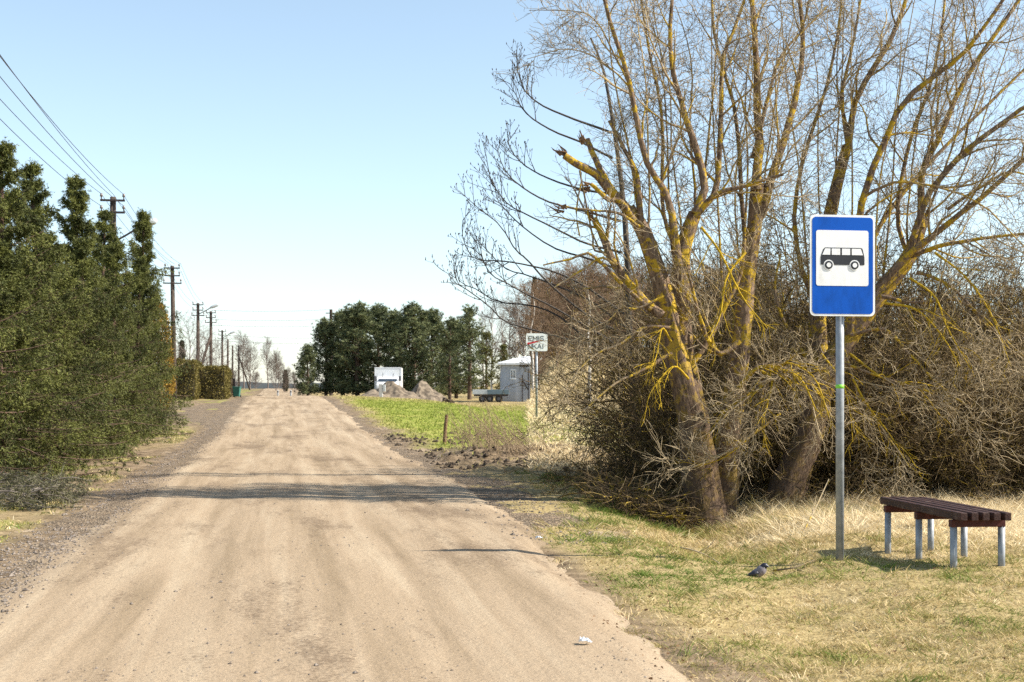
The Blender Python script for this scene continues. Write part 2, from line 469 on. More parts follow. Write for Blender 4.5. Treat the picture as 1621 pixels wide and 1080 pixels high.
def masks(X, Y, U):
    n1 = fbm(X * .8, Y * .8, 4, 21); n2 = fbm(X * .25, Y * .25, 3, 31)
    field = sstep(3.5, 5.0, U + (n1 - .5) * 1.5) * sstep(34, 39, Y + (n1 - .5) * 6) * (1 - sstep(88, 100, Y)) * (1 - sstep(19.5, 20.5, U))
    field = field * (1 - .6 * sstep(79, 86, Y + (n2 - .5) * 6))
    lver = sstep(-2.6, -3.2, U) * sstep(.56, .68, n1)
    green = np.clip(field + lver * .6, 0, 1)
    right = sstep(2.4, 2.9, U + (n1 - .5) * .5) * (1 - sstep(24, 30, Y))
    right2 = sstep(3.4, 4.4, U + (n1 - .5) * 1.5) * sstep(38, 60, Y)
    hill = sstep(19.5, 22, U) * sstep(30, 45, Y)
    dry = np.clip(right + right2 + hill + sstep(-2.4, -3.2, U) * .5 * sstep(.46, .66, n2), 0, 1)
    dry = np.maximum(dry, sstep(85, 95, Y) * sstep(5, 7, U))
    wet = np.clip(sstep(.50, .66, fbm(X * .35, Y * .35, 3, 77)), 0, 1)
    return np.stack([green, dry, wet, np.ones_like(green)], -1)

m, t = newmat("ground_soil", .95, .1)
pos = t.n("ShaderNodeNewGeometry").outputs["Position"]
at = t.n("ShaderNodeAttribute"); at.attribute_name = "mask"
sep = t.n("ShaderNodeSeparateColor"); t.l(at.outputs["Color"], sep.inputs[0])
nA = t.noise(pos, 3.5, 8, .65); nB = t.noise(pos, 24, 6, .6); nC = t.noise(pos, .5, 4)
soil = t.ramp(nA, [(.3, (.060, .042, .028)), (.5, (.20, .145, .09)), (.72, (.36, .27, .175))])
dryc = t.ramp(nB, [(.28, (.15, .105, .05)), (.5, (.34, .26, .12)), (.75, (.48, .385, .20))])
grn = t.ramp(nB, [(.3, (.17, .20, .03)), (.7, (.29, .32, .06))])
grn = t.mix(t.ramp(nC, [(.40, BW(0)), (.68, BW(1))]), grn, (.33, .31, .08))
fm = t.math('MULTIPLY', sep.outputs[1], t.ramp(nA, [(.22, BW(.55)), (.5, BW(1))]))
c = t.mix(fm, soil, dryc)
gm = t.math('MULTIPLY', sep.outputs[0], t.ramp(nA, [(.30, BW(.25)), (.45, BW(1))]))
c = t.mix(gm, c, grn)
t.l(c, t.b.inputs["Base Color"]); t.bump(nB, .6, .04)
M_GROUND = m

us = axis_pts([(-420, -60, 30), (-60, -14, 2), (-14, -3.5, .3), (-3.5, 12, .11), (12, 30, .6), (30, 100, 3), (100, 600, 30)])
Ys = axis_pts([(-30, 4, 2), (4, 26, .1), (26, 48, .22), (48, 130, 1.0), (130, 300, 5), (300, 1600, 60)])
tag(sheet("ground", us, Ys, lambda X, Y, U: zg(X, Y), [M_GROUND], {'mask': masks}), kind='structure')

# dirt road
def edge_r(Y): return np.interp(Y, [0, 7.4, 10, 13, 16, 20, 35, 60, 110, 140], [2.05, 2.15, 2.35, 2.6, 2.85, 3.0, 3.05, 3.1, 2.75, 2.65])
def edge_l(Y): return np.interp(Y, [0, 11, 20, 110, 140], [-2.2, -2.2, -2.1, -2.1, -1.9])
def road_z(X, Y, U):
    er, el = edge_r(Y), edge_l(Y)
    d = np.minimum(U - el, er - U) + (fbm(X * 1.6, Y * .9, 4, 41) - .5) * .5
    lift = -.03 + .075 * sstep(-.25, .40, d)
    ruts = -.012 * (np.exp(-((U + .75) / .32) ** 2) + np.exp(-((U - 1.0) / .35) ** 2))
    return zg(X, Y, False) + lift + ruts * (.4 + fbm(X * .3, Y * .15, 3, 8)) + (fbm(X * 3, Y * .9, 4, 51) - .5) * .014 + (fbm(X * 14, Y * 9, 3, 4) - .5) * .010
m, t = newmat("dirt_road_sand", .95, .12)
pos = t.n("ShaderNodeNewGeometry").outputs["Position"]
dp = t.n("ShaderNodeVectorMath"); dp.operation = 'DOT_PRODUCT'; t.l(pos, dp.inputs[0]); dp.inputs[1].default_value = (1, ROADK, 0)
sx = t.n("ShaderNodeSeparateXYZ"); t.l(pos, sx.inputs[0])
cm = t.n("ShaderNodeCombineXYZ"); t.l(dp.outputs["Value"], cm.inputs[0]); t.l(t.math('MULTIPLY', sx.outputs[1], .045), cm.inputs[1])
road_uv = cm.outputs[0]
cm2 = t.n("ShaderNodeCombineXYZ"); t.l(t.math('MULTIPLY', dp.outputs["Value"], .8), cm2.inputs[0]); t.l(t.math('MULTIPLY', sx.outputs[1], .20), cm2.inputs[1])
s1 = t.noise(road_uv, 2.6, 7, .62, .3)          # streaks along the wheels
s2 = t.math('ADD', t.noise(cm2.outputs[0], .9, 8, .72), t.math('MULTIPLY', t.math('SUBTRACT', t.noise(pos, 26, 6, .75), .5), .55))      # blotches
s3 = t.noise(pos, 55, 5, .7)                   # grain
c = t.ramp(s1, [(.30, (.245, .18, .112)), (.50, (.365, .275, .182)), (.70, (.45, .357, .245))])
bl = t.ramp(s2, [(.52, BW(0)), (.62, BW(1))])
c = t.mix(t.math('MULTIPLY', bl, .72), c, (.15, .105, .068))
edge = t.ramp(t.math('ABSOLUTE', t.math('SUBTRACT', dp.outputs["Value"], .45)), [(.55 / 1, BW(0)), (1.0, BW(0))])
c = t.mix(.55, c, t.ramp(s3, [(.3, (.55, .55, .55)), (.7, (1.25, 1.25, 1.25))]), 'MULTIPLY')
vo = t.n("ShaderNodeTexVoronoi"); vo.inputs["Scale"].default_value = 9; t.l(pos, vo.inputs["Vector"])
sp = t.ramp(vo.outputs["Distance"], [(.05, BW(1)), (.10, BW(0))])
c = t.mix(t.math('MULTIPLY', sp, .35), c, (.10, .075, .055))
t.l(c, t.b.inputs["Base Color"])
hh = t.math('ADD', t.math('MULTIPLY', s3, .5), t.noise(pos, 12, 6, .65))
t.bump(hh, .55, .03)
M_ROAD = m
ru = axis_pts([(-2.9, 3.9, .07)])
rY = axis_pts([(-4, 26, .11), (26, 60, .3), (60, 150, 1.0)])
tag(sheet("dirt_road", ru, rY, road_z, [M_ROAD]), kind='structure')
# the far stretch of the road beyond the crest
ffY = axis_pts([(150, 330, 6)])
tag(sheet("far_road", axis_pts([(-2.2, 2.8, .5)]), ffY, lambda X, Y, U: zg(X, Y, False) + .05, [M_ROAD]), kind='structure')

# gravel shoulders
m, t = newmat("gravel_shoulder", .95, .12)
pos = t.n("ShaderNodeNewGeometry").outputs["Position"]
vo = t.n("ShaderNodeTexVoronoi"); vo.inputs["Scale"].default_value = 38; t.l(pos, vo.inputs["Vector"])
g1 = t.noise(pos, 2.2, 6, .65)
vs = t.n("ShaderNodeSeparateColor"); t.l(vo.outputs["Color"], vs.inputs[0])
c = t.ramp(vs.outputs[0], [(0, (.075, .055, .042)), (.6, (.18, .135, .09)), (1, (.31, .245, .17))])
c = t.mix(t.ramp(g1, [(.48, BW(0)), (.68, BW(.75))]), c, (.31, .225, .145))
t.l(c, t.b.inputs["Base Color"]); t.bump(vo.outputs["Distance"], .8, .03)
M_GRAVEL = m
def shoulder_z(lo, hi, seed, drive=False):
    def f(X, Y, U):
        d = np.minimum(U - lo(Y), hi(Y) - U) + (fbm(X * 1.3, Y * .8, 4, seed) - .5) * .7
        return zg(X, Y, False) - .035 + .048 * sstep(-.25, .25, d) + (fbm(X * 7, Y * 7, 3, seed) - .5) * .03
    return f
def sl_lo(Y): return np.interp(Y, [0, 11, 16, 30, 45, 54, 60, 68, 76, 100, 140], [-2.4, -2.4, -2.4, -2.32, -2.32, -2.8, -6.5, -9, -3.2, -2.3, -2.1])
def sr_hi(Y): return np.interp(Y, [0, 14, 17, 22, 27, 40, 60, 110, 140], [1.6, 2.3, 3.6, 4.0, 3.7, 3.35, 3.3, 3.3, 2.9])
tag(sheet("gravel_shoulder", axis_pts([(-11, -3.6, .4), (-3.6, -1.3, .08)]), axis_pts([(-4, 26, .12), (26, 60, .3), (60, 140, 1)]),
          shoulder_z(sl_lo, lambda Y: np.full_like(Y, -1.2), 61), [M_GRAVEL]), kind='structure')
tag(sheet("gravel_shoulder", axis_pts([(2.2, 5.0, .08)]), axis_pts([(12, 26, .12), (26, 60, .3), (60, 140, 1)]),
          shoulder_z(lambda Y: np.full_like(Y, 2.1), sr_hi, 71), [M_GRAVEL]), kind='structure')

# far forest ridge on the horizon, blue haze put into its colour
mb = MB()
xs = np.linspace(-700, 900, 160)
tops = 4 + 6 * fbm(xs * .01, xs * 0, 4, 3) + 3 * fbm(xs * .12, xs * 0, 3, 5)
for k in range(len(xs) - 1):
    a, b = xs[k], xs[k + 1]
    mb.add([(a, 1150, -3), (b, 1150, -3), (b, 1150, tops[k + 1]), (a, 1150, tops[k]), (a, 1210, -3), (b, 1210, -3), (b, 1200, tops[k + 1]), (a, 1200, tops[k])],
           [(0, 1, 2, 3), (3, 2, 6, 7), (5, 4, 7, 6)])
tag(mb.build("distant_forest", M_BLUEHILL, smooth=True), "dark forest ridge along the far horizon", "forest", kind='stuff')

# ------------------------------------------------------------------ stones and clods on the ground (stuff)
def pebbles(name, O, r, mats, label):
    ph = (1 + 5 ** .5) / 2
    base = unit(np.array([(0, 0, 1), (0, 0, -1), (1, 0, 0), (-1, 0, 0), (0, 1, 0), (0, -1, 0)], float))
    tri = np.array([(0, 2, 4), (0, 4, 3), (0, 3, 5), (0, 5, 2), (1, 4, 2), (1, 3, 4), (1, 5, 3), (1, 2, 5)])
    N = len(O)
    V = base[None] * (r[:, None, None] * rng.uniform(.6, 1.3, (N, 6, 1)))
    a = rng.uniform(0, 6.28, N); ca, sa = np.cos(a), np.sin(a)
    V = np.stack([V[..., 0] * ca[:, None] - V[..., 1] * sa[:, None], V[..., 0] * sa[:, None] + V[..., 1] * ca[:, None], V[..., 2] * .75], -1) + O[:, None]
    T = (np.arange(N) * 6)[:, None, None] + tri[None]
    o = link(name, make_mesh(name, V, None, T.reshape(-1, 3), mats))
    return tag(o, label, "gravel", kind='stuff')
def scatter_pebbles():
    O, r = [], []
    n = 26000
    Y = 7 + 55 * rng.random(n) ** 1.7
    side = rng.random(n)
    U = np.where(side < .55, -2.3 + rng.normal(0, .25, n), np.where(side < .85, np.maximum(edge_r(Y) + .35, 2.4) + rng.normal(0, .30, n), rng.uniform(-2, 2.6, n)))
    rr = np.clip(rng.lognormal(-4.75, .45, n), .004, .035)
    mid = (U > -1.7) & (U < 2.3)
    rr = np.where(mid, rr * .62, rr)
    keep = ~((U > 2.0) & (Y < 14)) & ~(mid & (fbm(uY(U, Y) * 1.1, Y * .5, 3, 63) < .52))
    U, Y, rr = U[keep], Y[keep], rr[keep]
    X = uY(U, Y)
    Z = np.maximum.reduce([zg(X, Y), road_z(X, Y, U)]) + rr * .2
    pebbles("loose_gravel", np.stack([X, Y, Z], -1), rr, [M_STONE], "loose grey stones scattered along both road edges")
    n = 2600
    Y = rng.uniform(27, 46, n); U = rng.uniform(3.2, 9.5, n)
    X = uY(U, Y)
    w = fbm(X * .9, Y * .9, 3, 91); k = w > .5
    X, Y = X[k], Y[k]
    pebbles("soil_clods", np.stack([X, Y, zg(X, Y) + .01], -1), np.clip(rng.lognormal(-3.2, .5, len(X)), .015, .11), [M_CLOD], "dark turned soil clods on the bank right of the road")
scatter_pebbles()

# ------------------------------------------------------------------ grass (stuff)
def grass(name, U, Y, h, w, tint, lean, M, label, zoff=0, adir=None):
    X = uY(U, Y); N = len(X)
    O = np.stack([X, Y, zg(X, Y) - .01 + zoff], -1)
    a = rng.uniform(0, 2 * math.pi, N) if adir is None else adir
    l = np.abs(rng.normal(lean, .35, N))
    D = unit(np.stack([np.cos(a) * l, np.sin(a) * l, np.ones(N)], -1))
    bend = np.stack([np.cos(a), np.sin(a), -np.ones(N) * .6], -1) * (h * rng.uniform(.1, .5, N))[:, None]
    V, Q, T = blades(O, D, h, w, bend, rng)
    o = link(name, make_mesh(name, V, Q, T, [M], None, False, {'tint': np.repeat(np.clip(tint, 0, 1), 5)}))
    return tag(o, label, "grass", kind='stuff')
def make_grass():
    # verge by the bus stop
    n = 330000
    Y = 6.3 + 19.5 * rng.random(n) ** 1.25
    Xm = rng.uniform(-.4, 1, n)
    X = Xm * (Y * .37 + .8); U = X + ROADK * Y
    nz = fbm(X * 1.3, Y * 1.3, 4, 121); n2 = fbm(X * .5, Y * .5, 3, 131)
    e = edge_r(Y) + np.interp(Y, [10, 15, 19, 24], [0, .1, .9, 1.3])
    keep = (U > e - .1 + (nz - .5) * .9) & (rng.random(n) < .35 + .65 * sstep(0, .7, U - e + (nz - .5)))
    U, Y, X, nz, n2 = U[keep], Y[keep], X[keep], nz[keep], n2[keep]
    n = len(U)
    tall = sstep(14.2, 17, Y) * sstep(5.2, 6.4, U)
    h = rng.uniform(.03, .11, n) * (.6 + 1.1 * nz) * (.55 + .45 * sstep(12, 16, Y)) + tall * rng.uniform(.0, .17, n)
    strip = np.exp(-((U - (3.3 + (Y - 10) * .1)) / 1.25) ** 2)           # greener strip between road and ditch
    g = .17 + 1.5 * (n2 - .5) + .7 * (nz - .5) + .70 * strip + .35 * np.exp(-((Y - 12.8) / 1.5) ** 2) * sstep(4.5, 5.2, U) - .10 * tall
    nc = 9000; ci = rng.integers(0, n, nc); who = rng.integers(0, nc, n); cl = rng.random(n) < .6
    rr_ = rng.normal(0, .035, (2, n)); Uc, Yc = U[ci][who], Y[ci][who]; hs_ = rng.uniform(.5, 1.9, nc)[who]; ts_ = rng.normal(0, .2, nc)[who]
    U = np.where(cl, Uc + rr_[0], U); Y = np.where(cl, Yc + rr_[1], Y); h = np.where(cl, h[ci][who] * hs_ * rng.uniform(.6, 1.2, n), h * .8)
    g = np.where(cl, g[ci][who] + ts_, g)
    cdir = np.where(cl, rng.uniform(0, 6.28, nc)[who] + rng.normal(0, .7, n), rng.uniform(0, 6.28, n))
    tint = g + rng.normal(0, .12, n)
    grass("verge_grass", U, Y, h, rng.uniform(.003, .007, n) * (.55 + Y * .042), tint, .9, M_GRASS, "dry straw and green grass on the verge around the bench", 0, cdir)
    # left verge
    n = 16000
    Y = 8 + 40 * rng.random(n) ** 1.3; U = -2.75 - np.abs(rng.normal(0, 1.0, n)); X = uY(U, Y)
    k = fbm(X * .8, Y * .8, 4, 21) > .58
    U, Y = U[k], Y[k]; n = len(U)
    grass("roadside_grass", U, Y, rng.uniform(.03, .10, n), rng.uniform(.008, .016, n), rng.normal(.5, .28, n), .8, M_GRASS, "patchy grass on the left verge below the spruces")
    # green field and its straw margins
    n = 90000
    Y = 27 + 78 * rng.random(n) ** .9; U = 3.6 + 20 * rng.random(n); X = uY(U, Y)
    mk = masks(X, Y, U)
    k = rng.random(n) < np.clip(mk[:, 0] + .45 * mk[:, 1], .12, 1)
    U, Y, mk = U[k], Y[k], mk[k]; n = len(U)
    pale = fbm(uY(U, Y) * .3, Y * .3, 3, 17)
    grass("field_grass", U, Y, rng.uniform(.05, .14, n), rng.uniform(.02, .045, n), .95 * mk[:, 0] - .9 * np.maximum(0, pale - .5) + rng.normal(.0, .16, n) + .1, .55, M_FIELD, "bright green young grass of the field beside the road")
    # straw on the slope behind the town sign
    n = 26000
    Y = 60 + 120 * rng.random(n); X = px(rng.uniform(836, 1000, n), Y); U = X + ROADK * Y
    grass("hillside_grass", U, Y, rng.uniform(.15, .45, n), rng.uniform(.03, .06, n), rng.normal(.12, .14, n), .5, M_GRASS, "tall straw coloured grass on the slope behind the town sign")
    # near part of that straw, in the gap left of the willow
    n = 16000
    Y = 27 + 33 * rng.random(n); X = px(rng.uniform(837, 1000, n), Y); U = X + ROADK * Y
    grass("meadow_grass", U, Y, rng.uniform(.06, .22, n), rng.uniform(.012, .03, n), rng.normal(.1, .15, n), .7, M_GRASS, "pale straw meadow in the gap left of the willow")
make_grass()
def fallen_leaves():
    n = 3600; Y = 6.5 + 17 * rng.random(n) ** 1.2; X = rng.uniform(-.4, 1, n) * (Y * .37 + .8); U = X + ROADK * Y
    e = edge_r(Y); k = (U > e - .28) & ((U < e + .5) | (rng.random(n) < .35)); X, Y, U = X[k], Y[k], U[k]; n = len(X)
    O = np.stack([X, Y, np.maximum(zg(X, Y), road_z(X, Y, U)) + rng.uniform(.006, .03, n)], -1)
    D_ = unit(rng.normal(size=(n, 3)) * np.array([1, 1, .35])); L = rng.uniform(.010, .028, n)
    V, Q, T = blades(O, D_, L, L * .6, rng.normal(0, .004, (n, 3)), rng)
    tag(link("fallen_leaves", make_mesh("fallen_leaves", V, Q, T, [M_LEAFLITTER], None, False, {'tint': np.repeat(rng.random(n), 5)})), "dry reddish brown leaves scattered along the edge of the road", "leaves", kind='stuff')
M_LEAFLITTER = leaf_mat("dry_leaf_litter", (.12, .06, .03), (.36, .22, .12))
fallen_leaves()

# ------------------------------------------------------------------ bus stop sign
def rrect(w, h, r, n=6):
    pts = []
    for cx, cz, a0 in ((w / 2 - r, h / 2 - r, 0), (-w / 2 + r, h / 2 - r, 90), (-w / 2 + r, -h / 2 + r, 180), (w / 2 - r, -h / 2 + r, 270)):
        for k in range(n + 1):
            a = math.radians(a0 + 90 * k / n); pts.append((cx + r * math.cos(a), cz + r * math.sin(a)))
    return pts
def shift(pts, dx, dz): return [(a + dx, b + dz) for a, b in pts]
def circle(r, n=28): return [(r * math.cos(2 * math.pi * k / n), r * math.sin(2 * math.pi * k / n)) for k in range(n)]

def bus_sign():
    d = 12.9
    X = px(1329.5, d); zb = float(zg(X, d))
    root = thing("bus_stop_sign", "blue bus stop sign with a black bus picture on a grey steel pole", "sign", (X, d, zb), math.radians(9))
    zc = pz(421.5, d) - zb
    mb = MB(); mb.tube([(0, 0, -.25), (0, 0, zc + .43)], .037, 20); mb.build("pole", M_GALV, root, smooth=True)
    mb = MB(); mb.tube([(0, 0, pz(615, d) - zb), (0, 0, pz(609, d) - zb)], .0385, 20); mb.build("green_band", M_GREEN, root, smooth=True)
    w, h = .617, .914
    mb = MB(); mb.prism(shift(rrect(w, h, .045), .003, zc), -.058, -.050); plate = mb.build("plate", M_WHITE, root, bevel=.0015)
    mb = MB(); mb.prism(shift(rrect(w - .04, h - .04, .035), .003, zc), -.0605, -.0565); mb.build("blue_field", M_BLUE, plate)
    s = 1 / 590.0
    def q(x, y): return ((x - 306) * s + .003, (342 - y) * s + zc)
    cx, cz = q(303.5, 302.5)
    mb = MB(); mb.prism(shift(rrect(293 * s, 296 * s, .022), cx, cz), -.063, -.059); mb.build("white_square", M_WHITE, plate)
    mb = MB()
    body = [q(182, 334), q(182, 300), q(186, 284), q(198, 254), q(206, 247), q(408, 247), q(416, 252), q(424, 284), q(427, 300), q(427, 336), q(423, 339), q(186, 339)]
    mb.prism(body[::-1], -.0655, -.062, 0)
    for win in ([(190, 286), (206, 252), (236, 252), (234, 286)], [(243, 252), (290, 252), (290, 286), (243, 286)], [(300, 252), (346, 252), (346, 286), (300, 286)], [(355, 252), (406, 252), (418, 286), (355, 286)]):
        mb.prism([q(*p) for p in win][::-1], -.068, -.0645, 1)
    for wx in (226, 371):
        a, b = q(wx, 340)
        mb.prism(shift(circle(28 * s), a, b), -.068, -.0645, 1)
        mb.prism(shift(circle(22 * s), a, b), -.0705, -.067, 0)
        mb.prism(shift(circle(12.5 * s), a, b), -.073, -.0695, 1)
    mb.build("bus_symbol", [M_BLACK, M_WHITE], plate)
    for dz in (-.30, .30):
        mb = MB(); mb.box(-.16, .16, -.050, -.036, zc + dz - .02, zc + dz + .02); mb.box(-.05, .05, -.036, .045, zc + dz - .018, zc + dz + .018)
        mb.build("bracket", M_GALV, root, bevel=.003)
bus_sign()

# ------------------------------------------------------------------ bench
def bench():
    A = np.array([(3.751 + 4.176) / 2, 12.1]); B = np.array([(3.593 + 4.011) / 2, 13.6])
    zb = float(zg(*((A + B) / 2)))
    ax = (B - A) / np.linalg.norm(B - A)
    rz = math.atan2(-ax[0], ax[1])
    c = (A + B) / 2
    root = thing("bench", "backless dark brown slatted bench on six grey pipe legs", "bench", (c[0], c[1], zb), rz)
    Ln = np.linalg.norm(B - A); top = .495 - zb
    for yy in (-Ln / 2, 0, Ln / 2):
        for xx in (-.2125, .2125):
            lx, ly = xx, yy
            wx = c[0] + lx * math.cos(rz) - ly * math.sin(rz); wy = c[1] + lx * math.sin(rz) + ly * math.cos(rz)
            g = float(zg(wx, wy)) - zb
            mb = MB(); mb.tube([(xx, yy, g - .2), (xx, yy, top - .125)], .030, 16); mb.build("leg", M_GALV, root, smooth=True)
        mb = MB(); mb.box(-.245, .235, yy - .035, yy + .035, top - .135, top - .0725); mb.build("crossbeam", M_BENCHRED, root, bevel=.006)
    for k in range(5):
        x = -.192 + k * .096
        mb = MB(); mb.box(x - .030, x + .030, -Ln / 2 - .17, Ln / 2 + .19, top - .070, top + random.uniform(-.003, .003))
        o = mb.build("seat_plank", M_BENCH, root, bevel=.006)
        o.rotation_euler = (0, 0, random.uniform(-.003, .003))
bench()

# ------------------------------------------------------------------ town end sign
FONT_STROKES = {
    'E': [[(1, 1), (0, 1), (0, 0), (1, 0)], [(0, .5), (.8, .5)]],
    'M': [[(0, 0), (0, 1), (.5, .35), (1, 1), (1, 0)]],
    'I': [[(.5, 0), (.5, 1)]],
    'S': [[(1, .85), (.75, 1), (.25, 1), (0, .8), (.15, .58), (.85, .42), (1, .2), (.75, 0), (.25, 0), (0, .15)]],
    'N': [[(0, 0), (0, 1), (1, 0), (1, 1)]],
    'K': [[(0, 0), (0, 1)], [(1, 1), (0, .42)], [(.35, .62), (1, 0)]],
    'A': [[(0, 0), (.5, 1), (1, 0)], [(.2, .35), (.8, .35)]],
}
def letters(mb, word, x0, x1, z0, z1, y, r, m=0):
    wd = {c: (.35 if c == 'I' else 1.15 if c == 'M' else 1) for c in word}
    tot = sum(wd[c] for c in word) + .28 * (len(word) - 1)
    sc = (x1 - x0) / tot; x = x0
    for c in word:
        for st in FONT_STROKES[c]:
            for (a, b), (e, f) in zip(st[:-1], st[1:]):
                p = np.array([x + a * wd[c] * sc, z0 + b * (z1 - z0)]); q = np.array([x + e * wd[c] * sc, z0 + f * (z1 - z0)])
                dd = (q - p) / (np.linalg.norm(q - p) + 1e-9); nn = np.array([-dd[1], dd[0]]) * r
                p = p - dd * r * .8; q = q + dd * r * .8
                mb.prism([tuple(p + nn), tuple(p - nn), tuple(q - nn), tuple(q + nn)], y - .004 - random.random() * .001, y, m)
        x += (wd[c] + .28) * sc
def town_sign():
    d = 62.0; s = d / F
    X = px(849.5, d); zb = float(zg(X, d))
    root = thing("town_sign", "white town end sign with black letters and a red slash on a grey post", "sign", (X, d, zb), math.radians(5))
    zc = pz(542, d) - zb
    mb = MB(); mb.tube([(0, .03, -.3), (0, .03, zc + .2)], .05, 12); mb.build("post", M_GALV, root, smooth=True)
    mb = MB(); mb.prism(shift(rrect(34 * s, 28 * s, .06), 0, zc), -.055, -.025); pl = mb.build("plate", M_WHITE, root)
    mb = MB()
    letters(mb, "EMIS", -12.5 * s, 11 * s, zc + 2.5 * s, zc + 9.5 * s, -.057, .48 * s)
    mb.build("lettering", M_BLACK, pl); mb = MB()
    letters(mb, "NKAI", -13.5 * s, 11 * s, zc - 10 * s, zc - 3 * s, -.057, .48 * s)
    mb.build("lettering", M_BLACK, pl)
    mb = MB(); mb.prism([(-15 * s, zc - 4.2 * s), (5.5 * s, zc + 1.8 * s), (5.5 * s, zc + 2.8 * s), (-15 * s, zc - .8 * s)][::-1], -.068, -.063); mb.build("red_slash", M_RED, pl)
town_sign()

# ------------------------------------------------------------------ willow by the bus stop
def path_px(pts, d0, dd, r0, r1, n=10):
    ds = np.linspace(d0, d0 + dd, len(pts))
    p = spline([P3(x, y, d) for (x, y), d in zip(pts, ds)], n)
    t = np.linspace(0, 1, n)
    return p, r0 + (r1 - r0) * t ** .8
def ragged(P, R, rg, amt=.05):
    return P + rg.normal(size=P.shape) * R[..., None] * amt
def stack(paths):
    return np.stack([p for p, r in paths]), np.stack([r for p, r in paths])

def furrowed(name, paths, mats, parent, S=18):
    """thick trunks with ribbed bark"""
    V, Q, A, n = [], [], [], 0
    for p, r in paths:
        v, q, a = tubes(p[None], r[None], S)
        K = len(p); ang = np.tile(np.arange(S), K); kk = np.repeat(np.arange(K), S)
        c = np.repeat(p, S, axis=0)
        rib = 1 + .10 * np.sin(ang * 2 * math.pi / S * 5 + kk * .25 + n) + .07 * np.sin(ang * 2.1 + kk * .5) + rng.normal(0, .035, len(v))
        v = c + (v - c) * rib[:, None]
        V.append(v); Q.append(q + n); A.append(a); n += len(v)
    return link(name, make_mesh(name, np.concatenate(V), np.concatenate(Q), None, mats, None, True, {'rad': np.concatenate(A)}), parent)

def catmull_tree(root, trunks, limbs, rg, n2=12, n3=8, n4=4, L2=(.8, 1.9), L3=(.35, .9), L4=(.12, .34), up=.35, M=M_WILLOW, thick=1.0, dead=(), short=()):
    furrowed("trunk", [path_px(*a, n=18) for a in trunks], [M], root)
    P1, R1 = stack([path_px(*a, n=14) for a in limbs]); R1 = R1 * .88
    P1 = P1 + np.cumsum(rg.normal(0, .007, P1.shape), axis=1)
    wood("limbs", [(P1, R1, 8)], [M], root)
    live = np.array([k for k in range(len(P1)) if k not in dead and k not in short])
    P2, R2 = grow(P1[live], R1[live], n2, rg, (.18, 1), (25, 60), L2, up, .16, 8, .50, .02, .0045, tlen=.45)
    if short:
        Ps, Rs = grow(P1[list(short)], R1[list(short)], n2, rg, (.1, .95), (25, 60), (.25, .65), up, .16, 8, .50, .012, .0045, tlen=.45)
        P2, R2 = np.concatenate([P2, Ps]), np.concatenate([R2, Rs])
    P3_, R3 = grow(P2, R2, n3, rg, (.15, 1), (25, 70), L3, up * .4, .20, 6, 0.55, .007, .0042)
    P4, R4 = grow(P3_, R3, n4, rg, (.2, 1), (25, 75), L4, .0, .25, 4, .7, .0045, .0034)
    wood("branches", [(P2, R2 * thick, 5)], [M], root)
    wood("twigs", [(P3_, R3 * thick, 3), (P4, R4 * thick, 3)], [M], root)

